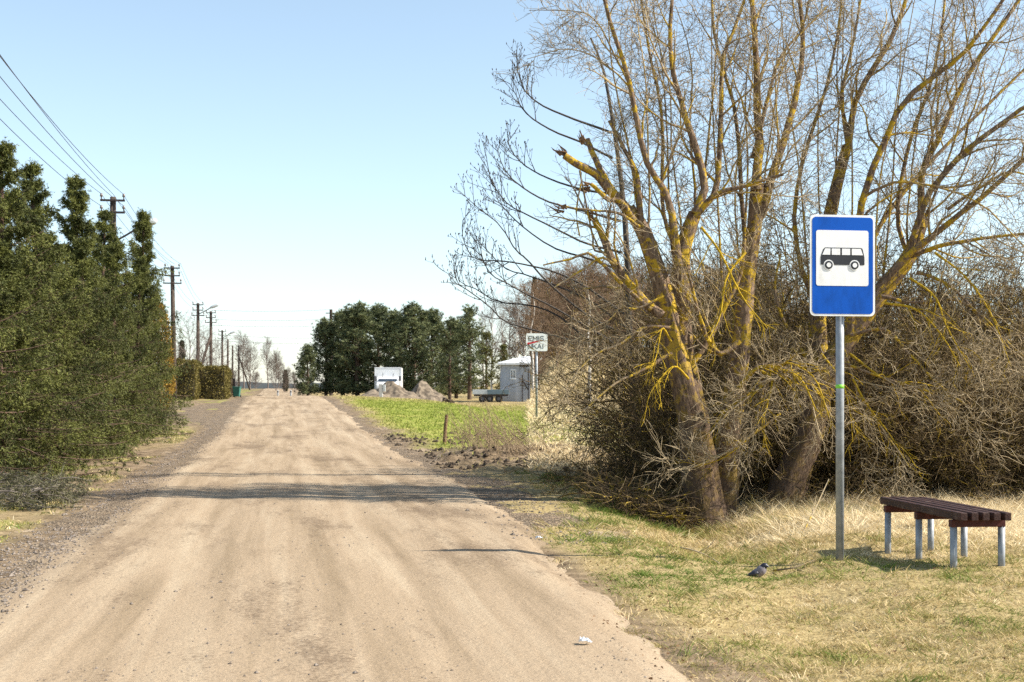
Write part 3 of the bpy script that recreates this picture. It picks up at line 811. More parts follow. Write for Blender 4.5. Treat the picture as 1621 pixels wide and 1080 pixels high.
rgw = np.random.default_rng(11)
D = 19.5
w1 = thing("willow_tree", "multi stemmed willow with yellow lichen and broken limbs left of the bus sign", "tree", (0, 0, 0))
trunks1 = [
    ([(1122, 846), (1112, 800), (1100, 725), (1096, 665), (1079, 600), (1062, 530), (1049, 463), (1021, 372), (995, 330)], D, .1, .27, .085),
    ([(1128, 842), (1118, 780), (1106, 690), (1094, 620), (1080, 540), (1080, 460), (1082, 393), (1100, 338)], D + .15, .3, .24, .09),
    ([(1140, 835), (1148, 780), (1152, 702), (1161, 628), (1172, 540), (1180, 440), (1192, 370), (1199, 290)], D + .5, .3, .22, .085),
]
limbs1 = [
    ([(1000, 340), (965, 300), (942, 273), (915, 257), (897, 244)], D, -.2, .085, .055),
    ([(985, 322), (956, 287), (938, 250), (924, 224)], D, .2, .06, .045),
    ([(1004, 350), (980, 320), (962, 318), (945, 305), (932, 296)], D - .1, -.1, .05, .03),
    ([(1015, 350), (1005, 273), (985, 232), (963, 194)], D, .2, .05, .025),
    ([(1075, 420), (1058, 315), (1021, 250), (998, 139), (970, 46), (950, -30)], D, -.3, .065, .025),
    ([(1100, 340), (1114, 296), (1095, 222), (1081, 176), (1063, 116), (1058, 50), (1064, -40)], D, .3, .075, .025),
    ([(1105, 335), (1132, 296), (1137, 199), (1141, 92), (1160, 40), (1185, -30)], D + .2, .6, .06, .022),
    ([(1199, 300), (1202, 231), (1196, 130), (1190, 46), (1180, -40)], D + .6, .2, .085, .035),
    ([(1192, 370), (1220, 287), (1241, 222), (1262, 140), (1272, 60), (1262, -30)], D + .7, .6, .085, .03),
    ([(1100, 345), (1120, 318), (1146, 302), (1190, 292), (1236, 277)], D - .1, -.4, .05, .02),
    ([(1048, 500), (1007, 467), (975, 420), (955, 375), (940, 346)], D - .1, .1, .08, .05),
    ([(1030, 490), (990, 455), (966, 430), (940, 405), (905, 416), (868, 424)], D - .2, -.2, .04, .012),
    ([(975, 420), (950, 408), (925, 425), (890, 447), (880, 457)], D - .25, -.1, .022, .012),
    ([(960, 400), (940, 395), (937, 370), (920, 275), (922, 280), (914, 330), (922, 372)], D - .1, -.1, .018, .012),
    ([(1012, 360), (985, 345), (950, 342), (893, 333)], D - .1, -.2, .03, .012),
    ([(1172, 540), (1140, 560), (1115, 520), (1098, 470), (1085, 430)], D + .1, -.2, .05, .02),
    ([(1075, 600), (1110, 560), (1140, 500), (1165, 440), (1172, 380)], D + .2, .2, .06, .03),
    ([(1165, 620), (1200, 585), (1220, 582), (1255, 590), (1290, 615), (1316, 660)], D - .1, -.7, .05, .014),
    ([(1180, 640), (1218, 590), (1212, 615), (1205, 655), (1207, 665)], D - .2, -.5, .032, .010),
    ([(1200, 600), (1230, 585), (1262, 600), (1285, 640), (1300, 700)], D - .3, -.6, .028, .008),
    ([(1218, 590), (1190, 620), (1160, 645), (1120, 690)], D - .4, -.5, .022, .008),
    ([(1230, 660), (1190, 690), (1150, 725), (1090, 748), (1065, 745)], D - .5, -.5, .020, .006),
    ([(1090, 420), (1060, 370), (1050, 300), (1052, 190), (1030, 80), (1015, -30)], D + .3, .4, .04, .018),
    ([(1000, 140), (950, 95), (905, 75), (838, 92)], D + .1, .2, .016, .005),
    ([(998, 139), (950, 40), (905, 20), (838, 18)], D + .1, .2, .016, .005),
    ([(1181, 400), (1172, 300), (1160, 180), (1125, 60), (1118, -30)], D + .9, .5, .045, .02),
    ([(1192, 250), (1215, 160), (1240, 80), (1310, 10)], D + .7, .4, .04, .016),
    ([(1060, 520), (1020, 520), (985, 545), (950, 560), (915, 590), (885, 640)], D - .3, -.4, .03, .006),
    ([(1062, 560), (1010, 590), (970, 610), (925, 650), (872, 690)], D - .3, -.6, .03, .006),
    ([(1050, 470), (1010, 490), (985, 485), (965, 505), (935, 520), (900, 545)], D - .2, -.3, .022, .005),
]
rgs = np.random.default_rng(91)
def slim_stems(xs, anchors, c, spread):
    """slim upright stems that spring from points (column, row, distance) on the trunks"""
    out = []
    for x in xs:
        ax, ay, ad = min(anchors, key=lambda q: abs(q[0] - x) + rgs.uniform(0, 25))
        l = (x - c) * spread + rgs.normal(0, 22)
        out.append(([(ax, ay), ((ax + x) / 2 + (x - ax) * .2, ay - 45), (x + l * .2, ay * .62), (x + l * .6 + rgs.normal(0, 10), ay * .30), (x + l, rgs.uniform(-50, 20))], ad, rgs.uniform(-.3, .5), rgs.uniform(.020, .032), .007))
    return out
limbs1 += slim_stems([1005, 1030, 1062, 1078, 1098, 1118, 1138, 1160, 1178, 1210, 1228], [(1021, 372, D + .08), (1049, 463, D + .07), (1082, 393, D + .4), (1080, 460, D + .35), (1100, 340, D + .45), (1180, 440, D + .7), (1192, 370, D + .76), (1172, 540, D + .64)], 1110, .35)
catmull_tree(w1, trunks1, limbs1, rgw, n2=8, n3=9, n4=4, dead=(0, 1, 2, 11, 12, 13, 14, 28), short=(3, 16, 17, 18, 19, 20, 21, 23, 24, 27, 29))
def lichen_sprays(root, arcs, d0):
    P1, R1 = stack([path_px(a, d0 + rgs.uniform(-.3, .2), -.5, r, r * .3, n=12) for a, r in arcs])
    P2, R2 = grow(P1, R1, 9, rgs, (.2, 1), (25, 65), (.22, .7), -.5, .12, 7, .6, .010, .0055)
    P3_, R3 = grow(P2, R2, 4, rgs, (.25, 1), (25, 65), (.10, .30), -.4, .14, 5, .6, .006, .004)
    wood("lichen_branches", [(P1, R1, 6), (P2, R2, 4), (P3_, R3, 3)], [M_LICHEN], root)
lichen_sprays(w1, [([(1168, 615), (1200, 582), (1235, 585), (1268, 600), (1292, 650)], .03), ([(1205, 588), (1222, 600), (1215, 640), (1206, 670)], .022), ([(1210, 592), (1185, 625), (1150, 650), (1118, 690)], .022),
    ([(1235, 655), (1190, 690), (1145, 725), (1090, 742)], .018), ([(1225, 585), (1250, 575), (1290, 600), (1312, 660)], .022), ([(1062, 540), (1048, 520), (1040, 560), (1030, 585)], .018), ([(1090, 600), (1068, 580), (1045, 600), (1028, 625)], .018),
    ([(1180, 400), (1150, 440), (1140, 500), (1120, 540)], .02), ([(1110, 360), (1140, 400), (1175, 470), (1215, 520)], .02)], D - .35)
# splintered ends of the broken limbs
for (x, y, ang) in ((897, 244, 150), (924, 224, 110), (932, 296, 160), (893, 333, 175), (940, 346, 120)):
    c = np.array(P3(x, y, D - .1)); mb = MB()
    for k in range(9):
        a = math.radians(ang + random.uniform(-28, 28)); l = random.uniform(.08, .2)
        p = c + np.random.default_rng(k + x).normal(0, .03, 3)
        mb.tube([p, p + np.array([math.cos(a) * l, random.uniform(-.05, .05), math.sin(a) * l])], [.016, .003], 4)
    mb.build("splintered_end", M_STAKE, w1)

w2 = thing("willow_tree", "leaning willow behind the sign with long limbs sweeping up to the right", "tree", (0, 0, 0))
E = 20.6
trunks2 = [
    ([(1238, 812), (1250, 760), (1275, 702), (1301, 610), (1345, 530), (1395, 460), (1440, 405), (1462, 345)], E, .2, .26, .085),
    ([(1246, 810), (1262, 750), (1288, 680), (1300, 610), (1294, 517), (1305, 420), (1318, 322), (1341, 232)], E + .3, .5, .22, .075),
]
limbs2 = [
    ([(1318, 330), (1341, 230), (1355, 155), (1404, 74), (1425, 25), (1445, -40)], E + .6, .4, .07, .03),
    ([(1345, 530), (1352, 420), (1367, 307), (1400, 222), (1430, 159), (1481, 115), (1522, 85), (1555, 44), (1600, -20)], E, -.4, .075, .025),
    ([(1458, 360), (1459, 267), (1489, 211), (1518, 141), (1552, 85), (1604, 11), (1640, -40)], E + .1, .4, .065, .025),
    ([(1440, 405), (1467, 315), (1526, 244), (1570, 211), (1622, 174), (1680, 150)], E - .1, -.3, .06, .03),
    ([(1400, 450), (1440, 400), (1481, 365), (1541, 315), (1621, 245), (1680, 200)], E - .2, -.6, .065, .03),
    ([(1440, 405), (1500, 385), (1560, 375), (1640, 365)], E - .2, -.5, .045, .018),
    ([(1452, 430), (1500, 450), (1540, 490), (1570, 520), (1621, 560)], E - .3, -.8, .032, .010),
    ([(1395, 470), (1450, 480), (1510, 478), (1560, 510), (1600, 560)], E - .3, -.8, .032, .010),
    ([(1345, 530), (1400, 520), (1440, 560), (1490, 610), (1530, 640)], E - .4, -.8, .030, .010),
    ([(1320, 560), (1350, 580), (1420, 605), (1480, 625), (1540, 680)], E - .5, -.8, .030, .008),
    ([(1330, 540), (1360, 620), (1400, 680), (1440, 735)], E - .5, -.8, .025, .007),
    ([(1440, 410), (1420, 340), (1440, 240), (1470, 150), (1490, 60), (1500, -20)], E + .3, .5, .045, .02),
    ([(1350, 450), (1400, 350), (1470, 260), (1560, 170), (1640, 90)], E + .8, .8, .05, .02),
    ([(1300, 500), (1270, 420), (1262, 330), (1280, 240), (1310, 150), (1330, 60), (1340, -20)], E + .7, .6, .05, .02),
    ([(1341, 232), (1330, 150), (1345, 80), (1360, -20)], E + .7, .2, .04, .018),
    ([(1300, 600), (1260, 540), (1230, 470), (1240, 400)], E + .3, .3, .04, .015),
    ([(1500, 330), (1560, 290), (1600, 270), (1660, 290)], E - .4, -.4, .03, .012),
    ([(1370, 310), (1420, 290), (1490, 300), (1560, 330), (1630, 400)], E - .4, -.6, .028, .010),
]
limbs2 += slim_stems([1275, 1298, 1325, 1350, 1382, 1405, 1432, 1458, 1490, 1530], [(1305, 420, E + .66), (1318, 330, E + .74), (1345, 530, E + .12), (1395, 460, E + .15), (1440, 405, E + .18), (1294, 517, E + .58), (1462, 347, E + .2)], 1330, .55)
catmull_tree(w2, trunks2, limbs2, rgw, n2=9, n3=9, n4=5, up=.15)

lichen_sprays(w2, [([(1345, 560), (1400, 600), (1450, 612), (1490, 660)], .022), ([(1400, 480), (1450, 490), (1490, 530), (1520, 580)], .022), ([(1440, 440), (1480, 470), (1500, 520), (1540, 590)], .02), ([(1350, 600), (1372, 640), (1410, 690), (1440, 740)], .018),
    ([(1480, 400), (1530, 440), (1570, 500), (1600, 580)], .02), ([(1300, 560), (1330, 600), (1345, 650), (1350, 700)], .018)], E - .6)
# bare tree whose twigs reach out over the road, behind the willow
w3 = thing("bare_tree", "bare dark tree behind the willow with budded twigs reaching over the road", "tree", (0, 0, 0))
D3 = 25.0
furrowed("trunk", [path_px([(1012, 790), (1003, 650), (996, 520), (992, 380), (980, 260), (968, 180), (955, 110), (935, 60)], D3, 0, .075, .016, n=14)], [M_GREYBARK], w3, 10)
br = [
    [(998, 570), (940, 548), (880, 532), (834, 518), (800, 507), (773, 480), (740, 455), (729, 447), (722, 424)],
    [(992, 530), (930, 500), (870, 450), (834, 411), (818, 398), (791, 355), (760, 329), (729, 300)],
    [(992, 500), (930, 455), (880, 430), (834, 418), (787, 411), (747, 407), (728, 373), (727, 347)],
    [(996, 560), (930, 520), (880, 490), (834, 467), (809, 453), (778, 435), (765, 410), (748, 395)],
    [(985, 400), (930, 385), (880, 362), (834, 340), (800, 320), (775, 285), (766, 243)],
    [(982, 350), (930, 335), (870, 320), (834, 302), (812, 285), (795, 262), (787, 231)],
    [(970, 250), (920, 225), (870, 205), (834, 180), (818, 153), (809, 133)],
    [(968, 210), (910, 190), (860, 168), (834, 147), (822, 122), (819, 93)],
    [(978, 310), (920, 300), (870, 283), (834, 264), (813, 244), (804, 222)],
    [(998, 590), (930, 540), (880, 500), (834, 484), (787, 480), (755, 462), (727, 450), (722, 425)],
    [(992, 520), (930, 475), (880, 455), (834, 436), (800, 425), (770, 395), (752, 375)],
    [(986, 430), (930, 410), (880, 395), (834, 366), (806, 340), (790, 318), (784, 290)],
]
P1, R1 = stack([path_px(b, D3, -.6 + .1 * k, .025, .005, n=16) for k, b in enumerate(br)])
rg3 = np.random.default_rng(5)
P1 = P1 + np.cumsum(rg3.normal(0, .006, P1.shape), axis=1)
P2, R2 = grow(P1, R1, 11, rg3, (.5, 1), (25, 50), (.35, .8), .55, .10, 6, .7, .010, .006, tlen=.35)
P3_, R3 = grow(P2, R2, 4, rg3, (.25, 1), (25, 50), (.10, .28), .5, .08, 4, .8, .006, .0045)
wood("limbs", [(P1, R1, 6)], [M_GREYBARK], w3)
bud = np.concatenate([P3_[:, -1], P2[:, -1]])
PB = np.stack([bud, bud + rg3.normal(0, .012, bud.shape) + np.array([0, 0, .03])], 1)
wood("twigs", [(P2, R2, 4), (P3_, R3, 3), (PB, np.tile([[.010, .004]], (len(PB), 1)), 4)], [M_GREYBARK], w3)

# ------------------------------------------------------------------ thicket of shrubs behind and around the willows
def shrub_proto(seed, stems=46, H=(2.0, 3.6), lean=(.15, .9), sub=(9, 5, 3)):
    rg = np.random.default_rng(seed)
    a = rg.uniform(0, 2 * math.pi, stems); r = rg.uniform(0, .55, stems)
    K = 10; P = np.zeros((stems, K, 3)); P[:, 0] = np.stack([np.cos(a) * r, np.sin(a) * r, np.full(stems, -.1)], -1)
    le = rg.uniform(*lean, stems); d = unit(np.stack([np.cos(a) * le, np.sin(a) * le, np.ones(stems)], -1))
    st = rg.uniform(*H, stems) / (K - 1)
    for k in range(1, K):
        d = unit(d + rg.normal(0, .10, (stems, 3)) + np.stack([np.cos(a) * .05, np.sin(a) * .05, -np.full(stems, .04) * le * 2], -1))
        P[:, k] = P[:, k - 1] + d * st[:, None]
    R = rg.uniform(.012, .03, stems)[:, None] * np.linspace(1, .2, K)[None]
    P2, R2 = grow(P, R, sub[0], rg, (.08, 1), (30, 80), (.5, 1.3), -.15, .20, 6, .6, .011, .006, tlen=.3)
    P3_, R3 = grow(P2, R2, sub[1], rg, (.1, 1), (30, 80), (.22, .6), -.15, .25, 4, .6, .007, .005)
    P4, R4 = grow(P3_, R3, sub[2], rg, (.1, 1), (30, 80), (.08, .25), 0, .25, 3, .7, .005, .004)
    root = thing("willow_shrub", "", "shrub")
    wood("stems", [(P, R, 5)], [M_THICKET], root)
    wood("twigs", [(P2, R2, 3), (P3_, R3, 3), (P4, R4, 3)], [M_THICKET], root)
    return root
protos = [shrub_proto(101), shrub_proto(102, 40, (2.4, 4.2), (.1, .6)), shrub_proto(103, 50, (1.4, 2.6), (.3, 1.3))]
spots = [  # px column, distance, prototype, scale, label
    (1012, 22.8, 2, .62, "low dark tangle of shrub at the left edge of the thicket"),
    (1062, 22.4, 0, .78, "dense shrub just left of the willow trunks"),
    (1092, 22.8, 1, .9, "tall shrub directly behind the twin willow trunks"),
    (1030, 22.0, 2, .5, "small twiggy shrub at the left of the willow base"),
    (1140, 22.9, 0, 1.1, "dense shrub between the willow trunks and the leaning willow"),
    (1200, 22.4, 2, .8, "low shrub filling the gap left of the leaning trunk"),
    (1225, 24.0, 1, 1.1, "tall shrub rising behind the leaning trunk"),
    (1300, 22.9, 0, 1.0, "dense shrub directly behind the bus sign pole"),
    (1350, 24.0, 1, 1.1, "tall shrub behind and right of the bus sign"),
    (1382, 22.3, 2, .8, "low shrub between the sign pole and the bench"),
    (1425, 22.8, 0, 1.05, "dense shrub behind the left end of the bench"),
    (1470, 24.2, 1, 1.1, "tall shrub behind the middle of the bench"),
    (1510, 22.4, 2, .9, "low arching shrub behind the right half of the bench"),
    (1560, 22.8, 0, 1.05, "dense shrub behind the right end of the bench"),
    (1600, 24.4, 1, 1.1, "tall shrub near the right edge of the picture"),
    (1635, 22.3, 2, .9, "low shrub cut by the right edge of the picture"),
    (1690, 23.2, 0, 1.1, "dense shrub beyond the right edge of the thicket"),
    (1072, 24.8, 0, .9, "shrub behind the left part of the thicket"),
    (1085, 26.0, 1, 1.3, "highest shrub behind the left willow stems"),
    (1150, 26.5, 0, 1.6, "broad high shrub behind the middle willow stem"),
    (1215, 26.2, 1, 1.6, "high shrub showing left of the bus sign"),
    (1290, 26.8, 0, 1.75, "high shrub hidden partly by the bus sign plate"),
    (1370, 26.4, 1, 1.55, "high shrub showing just right of the bus sign plate"),
    (1450, 26.6, 0, 1.65, "high shrub behind the fork of the leaning willow"),
    (1530, 26.2, 1, 1.45, "high shrub under the right sweeping limbs"),
    (1610, 26.6, 0, 1.55, "high shrub at the right edge of the picture"),
]
used = set()
for k, (x, d, pi, sc, lab) in enumerate(spots):
    o = protos[pi] if pi not in used else copy_tree(protos[pi])
    used.add(pi)
    X = px(x, d); o.location = (X, d, float(zg(X, d)) - .03); o.rotation_euler = (0, 0, k * 2.399); h_ = sc * (.68 if sc > 1.2 else 1.0); o.scale = (h_, h_, sc * (.92 + .16 * ((k * 7) % 5) / 5))
    tag(o, lab, "shrub", "willow shrubs of the thicket")
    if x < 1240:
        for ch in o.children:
            ch.material_slots[0].link = 'OBJECT'; ch.material_slots[0].material = M_DARKTHICKET  # left shrubs take the bark copy with painted shade

# cut brush and dead wood at the foot of the thicket
def brush():
    rg = np.random.default_rng(33)
    n = 900; x = np.concatenate([rg.uniform(955, 1085, 600), rg.uniform(1150, 1700, 300)])
    d = np.concatenate([rg.uniform(18.4, 21.5, 600), rg.uniform(20.5, 22.5, 300)])
    X = px(x, d); Z = zg(X, d) + rg.uniform(0, .30, n) * (x < 1120) + .03
    a = rg.uniform(0, 6.28, n); L = rg.uniform(.25, .95, n)
    K = 6; P = np.zeros((n, K, 3)); P[:, 0] = np.stack([X, d, Z], -1)
    dr = unit(np.stack([np.cos(a), np.sin(a), rg.uniform(-.2, .3, n)], -1))
    for k in range(1, K):
        dr = unit(dr + rg.normal(0, .16, (n, 3))); P[:, k] = P[:, k - 1] + dr * (L / (K - 1))[:, None]
        P[:, k, 2] = np.maximum(P[:, k, 2], zg(P[:, k, 0], P[:, k, 1], False) + .02)
    R = rg.uniform(.004, .013, n)[:, None] * np.linspace(1, .4, K)[None]
    P2, R2 = grow(P, R, 4, rg, (.2, 1), (30, 80), (.1, .5), 0, .2, 4, .6, .005, .003)
    o = wood("brushwood", [(P, R, 4), (P2, R2, 3)], [M_DARKTHICKET])
    tag(o, "tangle of dead brushwood lying at the foot of the thicket", "brushwood", kind='stuff')
brush()
def fallen(pts, r, label):
    p = np.array([(px(x, d), d, float(zg(px(x, d), d)) + h) for x, d, h in pts])
    P = spline(p, 9)[None]; R = (r * np.linspace(1, .35, 9))[None]
    rg = np.random.default_rng(int(r * 10000))
    P2, R2 = grow(P, R, 5, rg, (.3, 1), (30, 60), (.12, .35), 0, .15, 4, .6, .006, .003)
    o = wood("fallen_branch", [(P, R, 6), (P2, R2, 4)], [M_WILLOW]); tag(o, label, "branch", "fallen branches by the ditch")
fallen([(1060, 14.6, .03), (1098, 14.0, .05), (1125, 13.4, .04), (1140, 12.8, .02)], .010, "thin fallen branch lying along the near edge of the ditch")
fallen([(1225, 12.6, .02), (1255, 12.4, .06), (1290, 12.7, .05)], .011, "short fallen stick right of the bird")
fallen([(1270, 15.6, .02), (1290, 15.9, .25), (1312, 16.3, .55)], .012, "slanting dead stick standing in dry grass left of the sign pole")

# ------------------------------------------------------------------ crow in the ditch
def bird():
    d = 12.2; X = px(1199, d); zb = float(zg(X, d))
    root = thing("bird", "small grey and black crow crouching in the grass of the ditch", "bird", (X, d, zb - .03), math.radians(-20))
    root.scale = (.72, .72, .72)
    p = spline([(-.17, .02, .02), (-.10, .01, .045), (-.03, 0, .075), (.03, 0, .105), (.065, 0, .15), (.085, 0, .175), (.118, -.005, .172), (.145, -.008, .163)], 22)
    t = np.linspace(0, 1, 22)
    r = np.interp(t, [0, .12, .3, .5, .62, .72, .80, .86, .92, 1], [.012, .02, .055, .062, .044, .038, .034, .018, .010, .003])
    V, Q, _ = tubes(p[None], r[None], 14)
    mi = np.repeat(np.where((t[:-1] > .58) | (t[:-1] < .16), 0, 1), 14)
    link("body", make_mesh("body", V, Q, None, [M_FEATHER_DK, M_FEATHER_GR], mi, True), root)
    for s in (-1, 1):
        mb = MB()
        w = spline([(.03, s * .05, .10), (-.04, s * .064, .082), (-.11, s * .05, .05), (-.19, s * .03, .02)], 10)
        mb.tube(w, [.012, .026, .032, .032, .03, .026, .02, .014, .009, .004], 8); mb.build("wing", M_FEATHER_DK, root, smooth=True)
        mb = MB(); mb.tube([(.0, s * .025, .06), (.01, s * .028, -.03)], .006, 6); mb.build("leg", M_FEATHER_DK, root)
        mb = MB(); mb.tube([(.088, s * .026, .184), (.088, s * .033, .185)], .005, 8); mb.build("eye", M_GLASS, root)
bird()
def litter(x, y, sc, label, seed):
    d = 1.48 * F / (y - HORIZON); X = px(x, d); rg = np.random.default_rng(seed)
    nx = 7; g = np.linspace(-1, 1, nx); A, B = np.meshgrid(g, g)
    U = X + ROADK * d
    z0 = float(max(zg(X, d, False), road_z(np.array([X]), np.array([d]), np.array([U]))[0])) + .012
    Z = z0 + np.abs(rg.normal(0, .009, A.shape)) + .01 * (1 - A * A)
    V = np.stack([X + A * sc + rg.normal(0, .006, A.shape), d + B * sc * .8 + rg.normal(0, .006, A.shape), Z], -1).reshape(-1, 3)
    i = np.arange(nx - 1)[:, None] * nx + np.arange(nx - 1)
    o = link("crumpled_paper", make_mesh("crumpled_paper", V, np.stack([i, i + 1, i + nx + 1, i + nx], -1).reshape(-1, 4), None, [M_LITTER], None, False))
    m_ = o.modifiers.new("thickness", 'SOLIDIFY'); m_.thickness = .002
    tag(o, label, "litter")
litter(926, 1028, .035, "crumpled white scrap of paper on the road near the bottom", 3)
litter(853, 851, .03, "small white scrap where the road meets the grass", 4)

# ------------------------------------------------------------------ spruces along the left verge
def spruce_proto(seed, H=7.0, RM=1.95, levels=21, per=9):
    rg = np.random.default_rng(seed)
    zs = np.linspace(.03, .975, levels) * H
    B0 = []; DD = []; LL = []
    for z in zs:
        f = z / H
        n = max(4, int(per * (1.15 - .6 * f)))
        a0 = rg.uniform(0, 6.28)
        for k in range(n):
            a = a0 + k * 2 * math.pi / n + rg.normal(0, .25)
            if rg.random() < .1: continue
            ln = (RM * (1 - f) ** .75 + .10) * rg.uniform(.45, 1.22)
            el = math.radians(-16 + 60 * f ** 1.3 + rg.normal(0, 7))
            B0.append((0, 0, z + rg.normal(0, .045)))
            ln *= .55 + .9 * float(vnoise(a * 1.3 + seed, z * 1.1, seed))
            ln = min(ln, (.05 + .52 * (H - z)) * rg.uniform(.75, 1.1)); DD.append((math.cos(a) * math.cos(el), math.sin(a) * math.cos(el), math.sin(el))); LL.append(ln)
    B0 = np.array(B0); d = np.array(DD); LL = np.array(LL); N = len(LL); K = 8
    P = np.zeros((N, K, 3)); P[:, 0] = B0
    bend = np.linspace(-.06, .14, K)
    for k in range(1, K):
        d = unit(d + np.array([0, 0, 1.0]) * bend[k] + rg.normal(0, .05, (N, 3)))
        P[:, k] = P[:, k - 1] + d * (LL / (K - 1))[:, None]
    R = (.004 + .009 * LL)[:, None] * np.linspace(1, .25, K)[None]
    P2, R2 = grow(P, R, 20, rg, (.05, 1), (28, 52), (.22, .40), .15, .09, 5, .5, .007, .003, tlen=.5, flat=.7, Lp=.12 + .82 * np.minimum(LL, 1.1))
    hang = np.linspace(0, 1, 5)[None, :, None] ** 1.5 * np.array([0, 0, -.30]); P2 = P2 + hang * np.repeat(np.minimum(LL, 1.2), 20)[:, None, None]
    P3_, R3 = grow(P2, R2, 3, rg, (.15, .95), (35, 60), (.14, .28), .1, .08, 3, .6, .004, .002, flat=.5)
    root = thing("spruce_tree", "", "tree")
    tr = np.array([(0, 0, -.3), (0, 0, H * .3), (.02, .01, H * .65), (0, 0, H * .95), (0.01, 0, H * .995)]); 
    wood("trunk", [(spline(tr, 12)[None], (.004 + .126 * np.linspace(1, 0, 12) ** 1.1)[None], 10)], [M_PINEBARK], root)
    wood("branches", [(P, R, 4), (P2, R2, 3)], [M_PINEBARK], root)
    Os, Ds, Ls, Ti = [], [], [], []
    bt = rg.random(N); pt = {N: bt, len(P2): np.repeat(bt, 20), len(P3_): np.repeat(bt, 60)}
    TP = spline(tr, 12)[None, 7:]; pt[1] = np.array([.5])
    for (p, m_, ln) in ((TP, 900, .06), (P, 40, .06), (P2, 20, .06), (P3_, 12, .06)):
        n_, k_ = p.shape[:2]
        idx = np.repeat(np.arange(n_), m_); M_ = len(idx)
        f = (rg.random(M_) * .85 + .15) * (k_ - 1); i0 = np.minimum(f.astype(int), k_ - 2); w = (f - i0)[:, None]
        o = p[idx, i0] * (1 - w) + p[idx, i0 + 1] * w; T = unit(p[idx, i0 + 1] - p[idx, i0])
        rnd = rg.normal(size=(M_, 3)); side = unit(rnd - (rnd * T).sum(1, keepdims=True) * T)
        Os.append(o); Ds.append(unit(T * .75 + side)); Ls.append(ln * rg.uniform(.7, 1.3, M_))
        dist = np.linalg.norm(o[:, :2], axis=1); Ti.append(np.repeat(pt[n_], m_) * .55 + np.repeat(rg.random(n_), m_) * .25 + rg.random(M_) * .2)
    O, D_, L_, Ti = map(np.concatenate, (Os, Ds, Ls, Ti))
    s = unit(np.cross(D_, rg.normal(size=D_.shape))) * .0095
    V = np.stack([O - s, O + s, O + D_ * L_[:, None]], 1).reshape(-1, 3)
    T = np.arange(len(V)).reshape(-1, 3)
    link("crown", make_mesh("crown", V, None, T, [M_SPRUCE], None, False, {'tint': np.repeat(Ti, 3)}), root)
    # hanging cones
    for k in range(5):
        b = P[rg.integers(int(N * .7), N - 6)]; q = b[5]
        mb = MB(); mb.tube([q, q + (0, 0, -.05), q + (0, 0, -.10), q + (0, 0, -.125)], [.006, .018, .015, .004], 7)
        mb.build("cone", M_STAKE, root, smooth=True)
    return root
sp = [spruce_proto(201), spruce_proto(202, 7.0, 2.1), spruce_proto(203, 7.0, 2.3)]
first_use = set()
spruces = [  # u, distance, prototype, height, width factor, label
    (-4.75, 48.0, 0, 7.4, .95, "farthest spruce of the row with the power pole showing through it"),
    (-5.2, 41.5, 1, 6.75, 1.0, "tall pointed spruce just nearer than the farthest one"),
    (-5.1, 36.0, 0, 6.95, 1.0, "middle spruce of the row"),
    (-5.1, 31.0, 1, 6.5, 1.0, "spruce third from the near end of the row"),
    (-5.2, 26.8, 0, 6.15, 1.0, "big spruce filling the left edge of the picture"),
    (-5.2, 22.6, 1, 5.9, 1.0, "spruce cut by the left edge with low sweeping boughs"),
    (-5.4, 18.6, 0, 5.4, .95, "nearest spruce, only its outer boughs in view"),
    (-4.5, 45.0, 1, 5.7, .85, "shorter spruce squeezed in before the farthest one"),
    (-4.55, 38.8, 0, 5.5, .85, "shorter spruce on the road side of the middle of the row"),
    (-4.6, 33.4, 2, 5.1, .9, "young spruce on the road side, third gap of the row"),
    (-4.6, 28.8, 2, 4.7, .9, "young spruce with low boughs near the left edge"),
    (-4.75, 24.4, 2, 4.1, .95, "small spruce in front of the big one at the left edge"),
    (-6.9, 34.0, 1, 6.6, 1.0, "spruce set back behind the middle of the row"),
    (-7.2, 44.5, 0, 6.2, 1.0, "spruce set back behind the far end of the row"),
]
for k, (u, d, pi, h, wf, lab) in enumerate(spruces):
    o = sp[pi] if pi not in first_use else copy_tree(sp[pi]); first_use.add(pi)
    X = uY(u, d); s = h / 7.0
    o.location = (X, d, float(zg(X, d))); o.rotation_euler = (random.uniform(-.035, .035), random.uniform(-.035, .035), 1.3 + k * 1.9); o.scale = (wf * max(s, .93), wf * max(s, .93), s)
    tag(o, lab, "tree", "spruces along the left verge")

